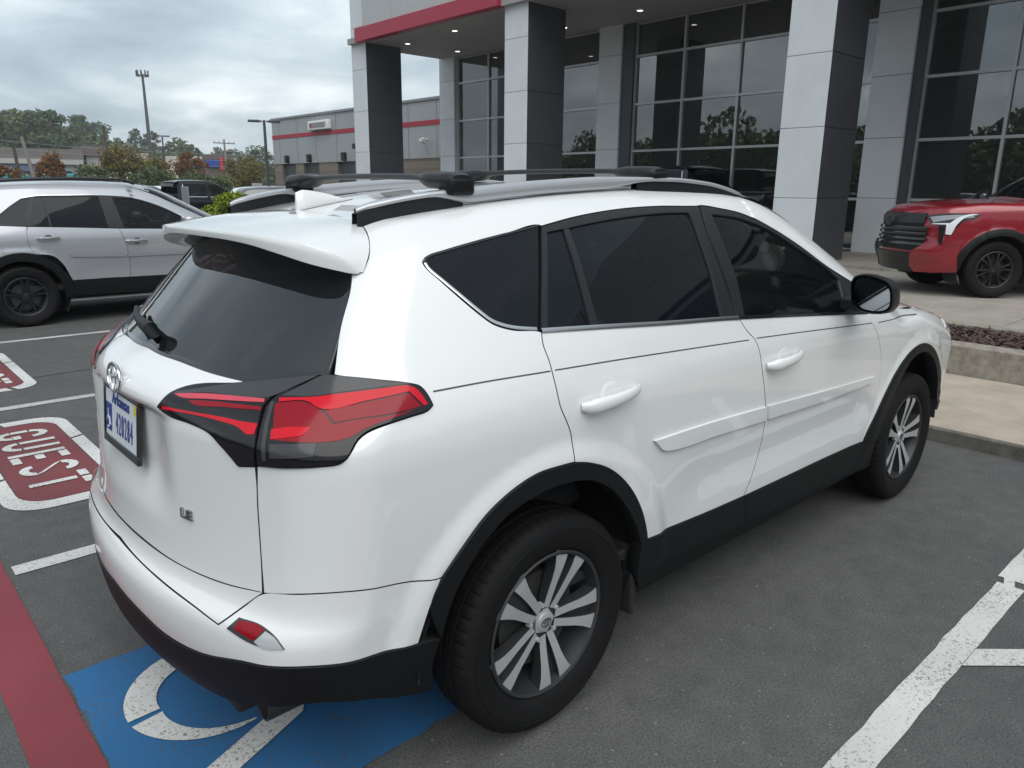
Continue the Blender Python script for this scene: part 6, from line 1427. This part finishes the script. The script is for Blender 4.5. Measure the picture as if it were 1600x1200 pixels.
def build_poles():
    t=thing('cell_tower','tall dark mast with a ring of antennas at its top','mast',(47.0,150.2,1.7))
    b=MB(); b.tube([(0,0,0),(0,0,19.6)],[.40,.20],10); b.build('mast','pole',t,smooth=True)
    for k in range(9):
        a=k*2*math.pi/9; b=MB(); b.obox((1.0*math.cos(a),1.0*math.sin(a),19.7),(.09,0,0),(0,.09,0),(0,0,.5)); b.tube([(0,0,19.3),(1.0*math.cos(a),1.0*math.sin(a),19.5)],.06,5); b.build('antenna','pole',t)
    b=MB(); b.lathe([(.8,0),(1.0,0),(1.0,.1),(.8,.1),(.8,0)],18,axis='z',c=(0,0,19.2)); b.build('platform','pole',t)
    def lightpole(label,x,y,z,h,arm,ang):
        t=thing('light_pole',label,'light pole',(x,y,z),rad(ang)); b=MB(); b.tube([(0,0,0),(0,0,h)],[.10,.07],8); b.build('pole','pole',t,smooth=True)
        b=MB(); b.lathe([(.0,.6),(.22,.6),(.25,.55),(.25,0)],14,axis='z'); b.build('pole_base','planter',t)
        for s in(-1,1):
            b=MB(); b.box(min(s*.1,s*arm),max(s*.1,s*arm),-.05,.05,h-.10,h-.02); b.box(min(s*arm,s*(arm+.62)),max(s*arm,s*(arm+.62)),-.16,.16,h-.12,h); b.build('lamp_head','pole',t,bevel=.02)
    lightpole('dark double headed lot light beside the service wing',17.6,38.6,0,5.15,.22,-24)
    lightpole('double headed lot light standing among the hill trees',27.1,83.4,gz(83.4),5.2,.1,-20)
    def wood(label,x,y,z,h,lean,arms=1,m='wood_pole'):
        t=thing('utility_pole',label,'utility pole',(x,y,z)); b=MB(); b.tube([(0,0,-.2),(lean*.5,0,h*.5),(lean,0,h)],[.17,.15,.11],8); b.build('pole',m,t,smooth=True)
        for k in range(arms):
            b=MB(); b.box(lean-1.3,lean+1.3,-.06,.06,h-.5-k*.9,h-.38-k*.9); c=b.build('crossarm','wood_pole',t)
            for xx in(-1.2,-.6,.6,1.2):
                i=MB(); i.lathe([(0,0),(.06,0),(.06,.12),(.03,.2),(0,.2)],8,axis='z',c=(lean+xx,0,h-.38-k*.9)); i.build('insulator','galv',c)
    wood('pale leaning timber pole left of the rust tree',12.9,71.4,gz(71.4)-.1,5.0,-.75,0)
    wood('dark thin timber pole beside the pale leaning pole',12.1,73.6,gz(73.6),3.9,-.2,0,'bark')
    wood('timber power pole with two crossarms near the grey shop',36.6,90.4,gz(90)-.1,5.5,-.1,2)
    wood('thin timber pole rising behind the low green tree',22.1,84.6,gz(84.6),5.9,-.25,0,'bark')
    wood('slim dark pole beside the grey shop sign',35.4,96.0,1.7,4.6,0,0,'bark')
    t=thing('power_lines','power lines sagging across the lower hill to the timber poles','cables',(0,80,6))
    for z in(-.1,-.75,-1.4):
        b=MB(); P=[]
        for q in np.linspace(0,1,30):
            x=-30+70*q; P.append((x,4.5*q,z+.9-1.5*q-.5*math.sin(math.pi*((q*2)%1))))
        b.tube(P,.018,4); b.build('cable','galv',t)
    t=thing('parking_sign','thin parking sign post seen edge on between the silver SUV and the shrub','sign',(3.28,10.95,0)); 
    b=MB(); b.box(-.02,.02,-.03,.03,0,1.56); b.build('post','galv',t)
    b=MB(); b.box(-.035,-.02,-.155,.155,1.16,1.60); b.build('sign_plate','sign_grey',t,bevel=.004)
build_plants(); build_poles()
# ---------------------------------------------------------------- damp air over the whole lot
def build_haze():
    b=MB(); b.box(-420,420,-420,520,-1.2,32); o=b.build('haze','core'); tag(o,kind='stuff')
    m=bpy.data.materials.new('pale damp air'); m.use_nodes=True; nt=m.node_tree; nt.nodes.remove(nt.nodes['Principled BSDF'])
    v=nt.nodes.new('ShaderNodeVolumePrincipled'); v.inputs['Color'].default_value=(.90,.93,.96,1); v.inputs['Density'].default_value=.0007; v.inputs['Anisotropy'].default_value=.2
    nt.links.new(v.outputs[0],nt.nodes['Material Output'].inputs['Volume']); o.data.materials.clear(); o.data.materials.append(m)
build_haze()
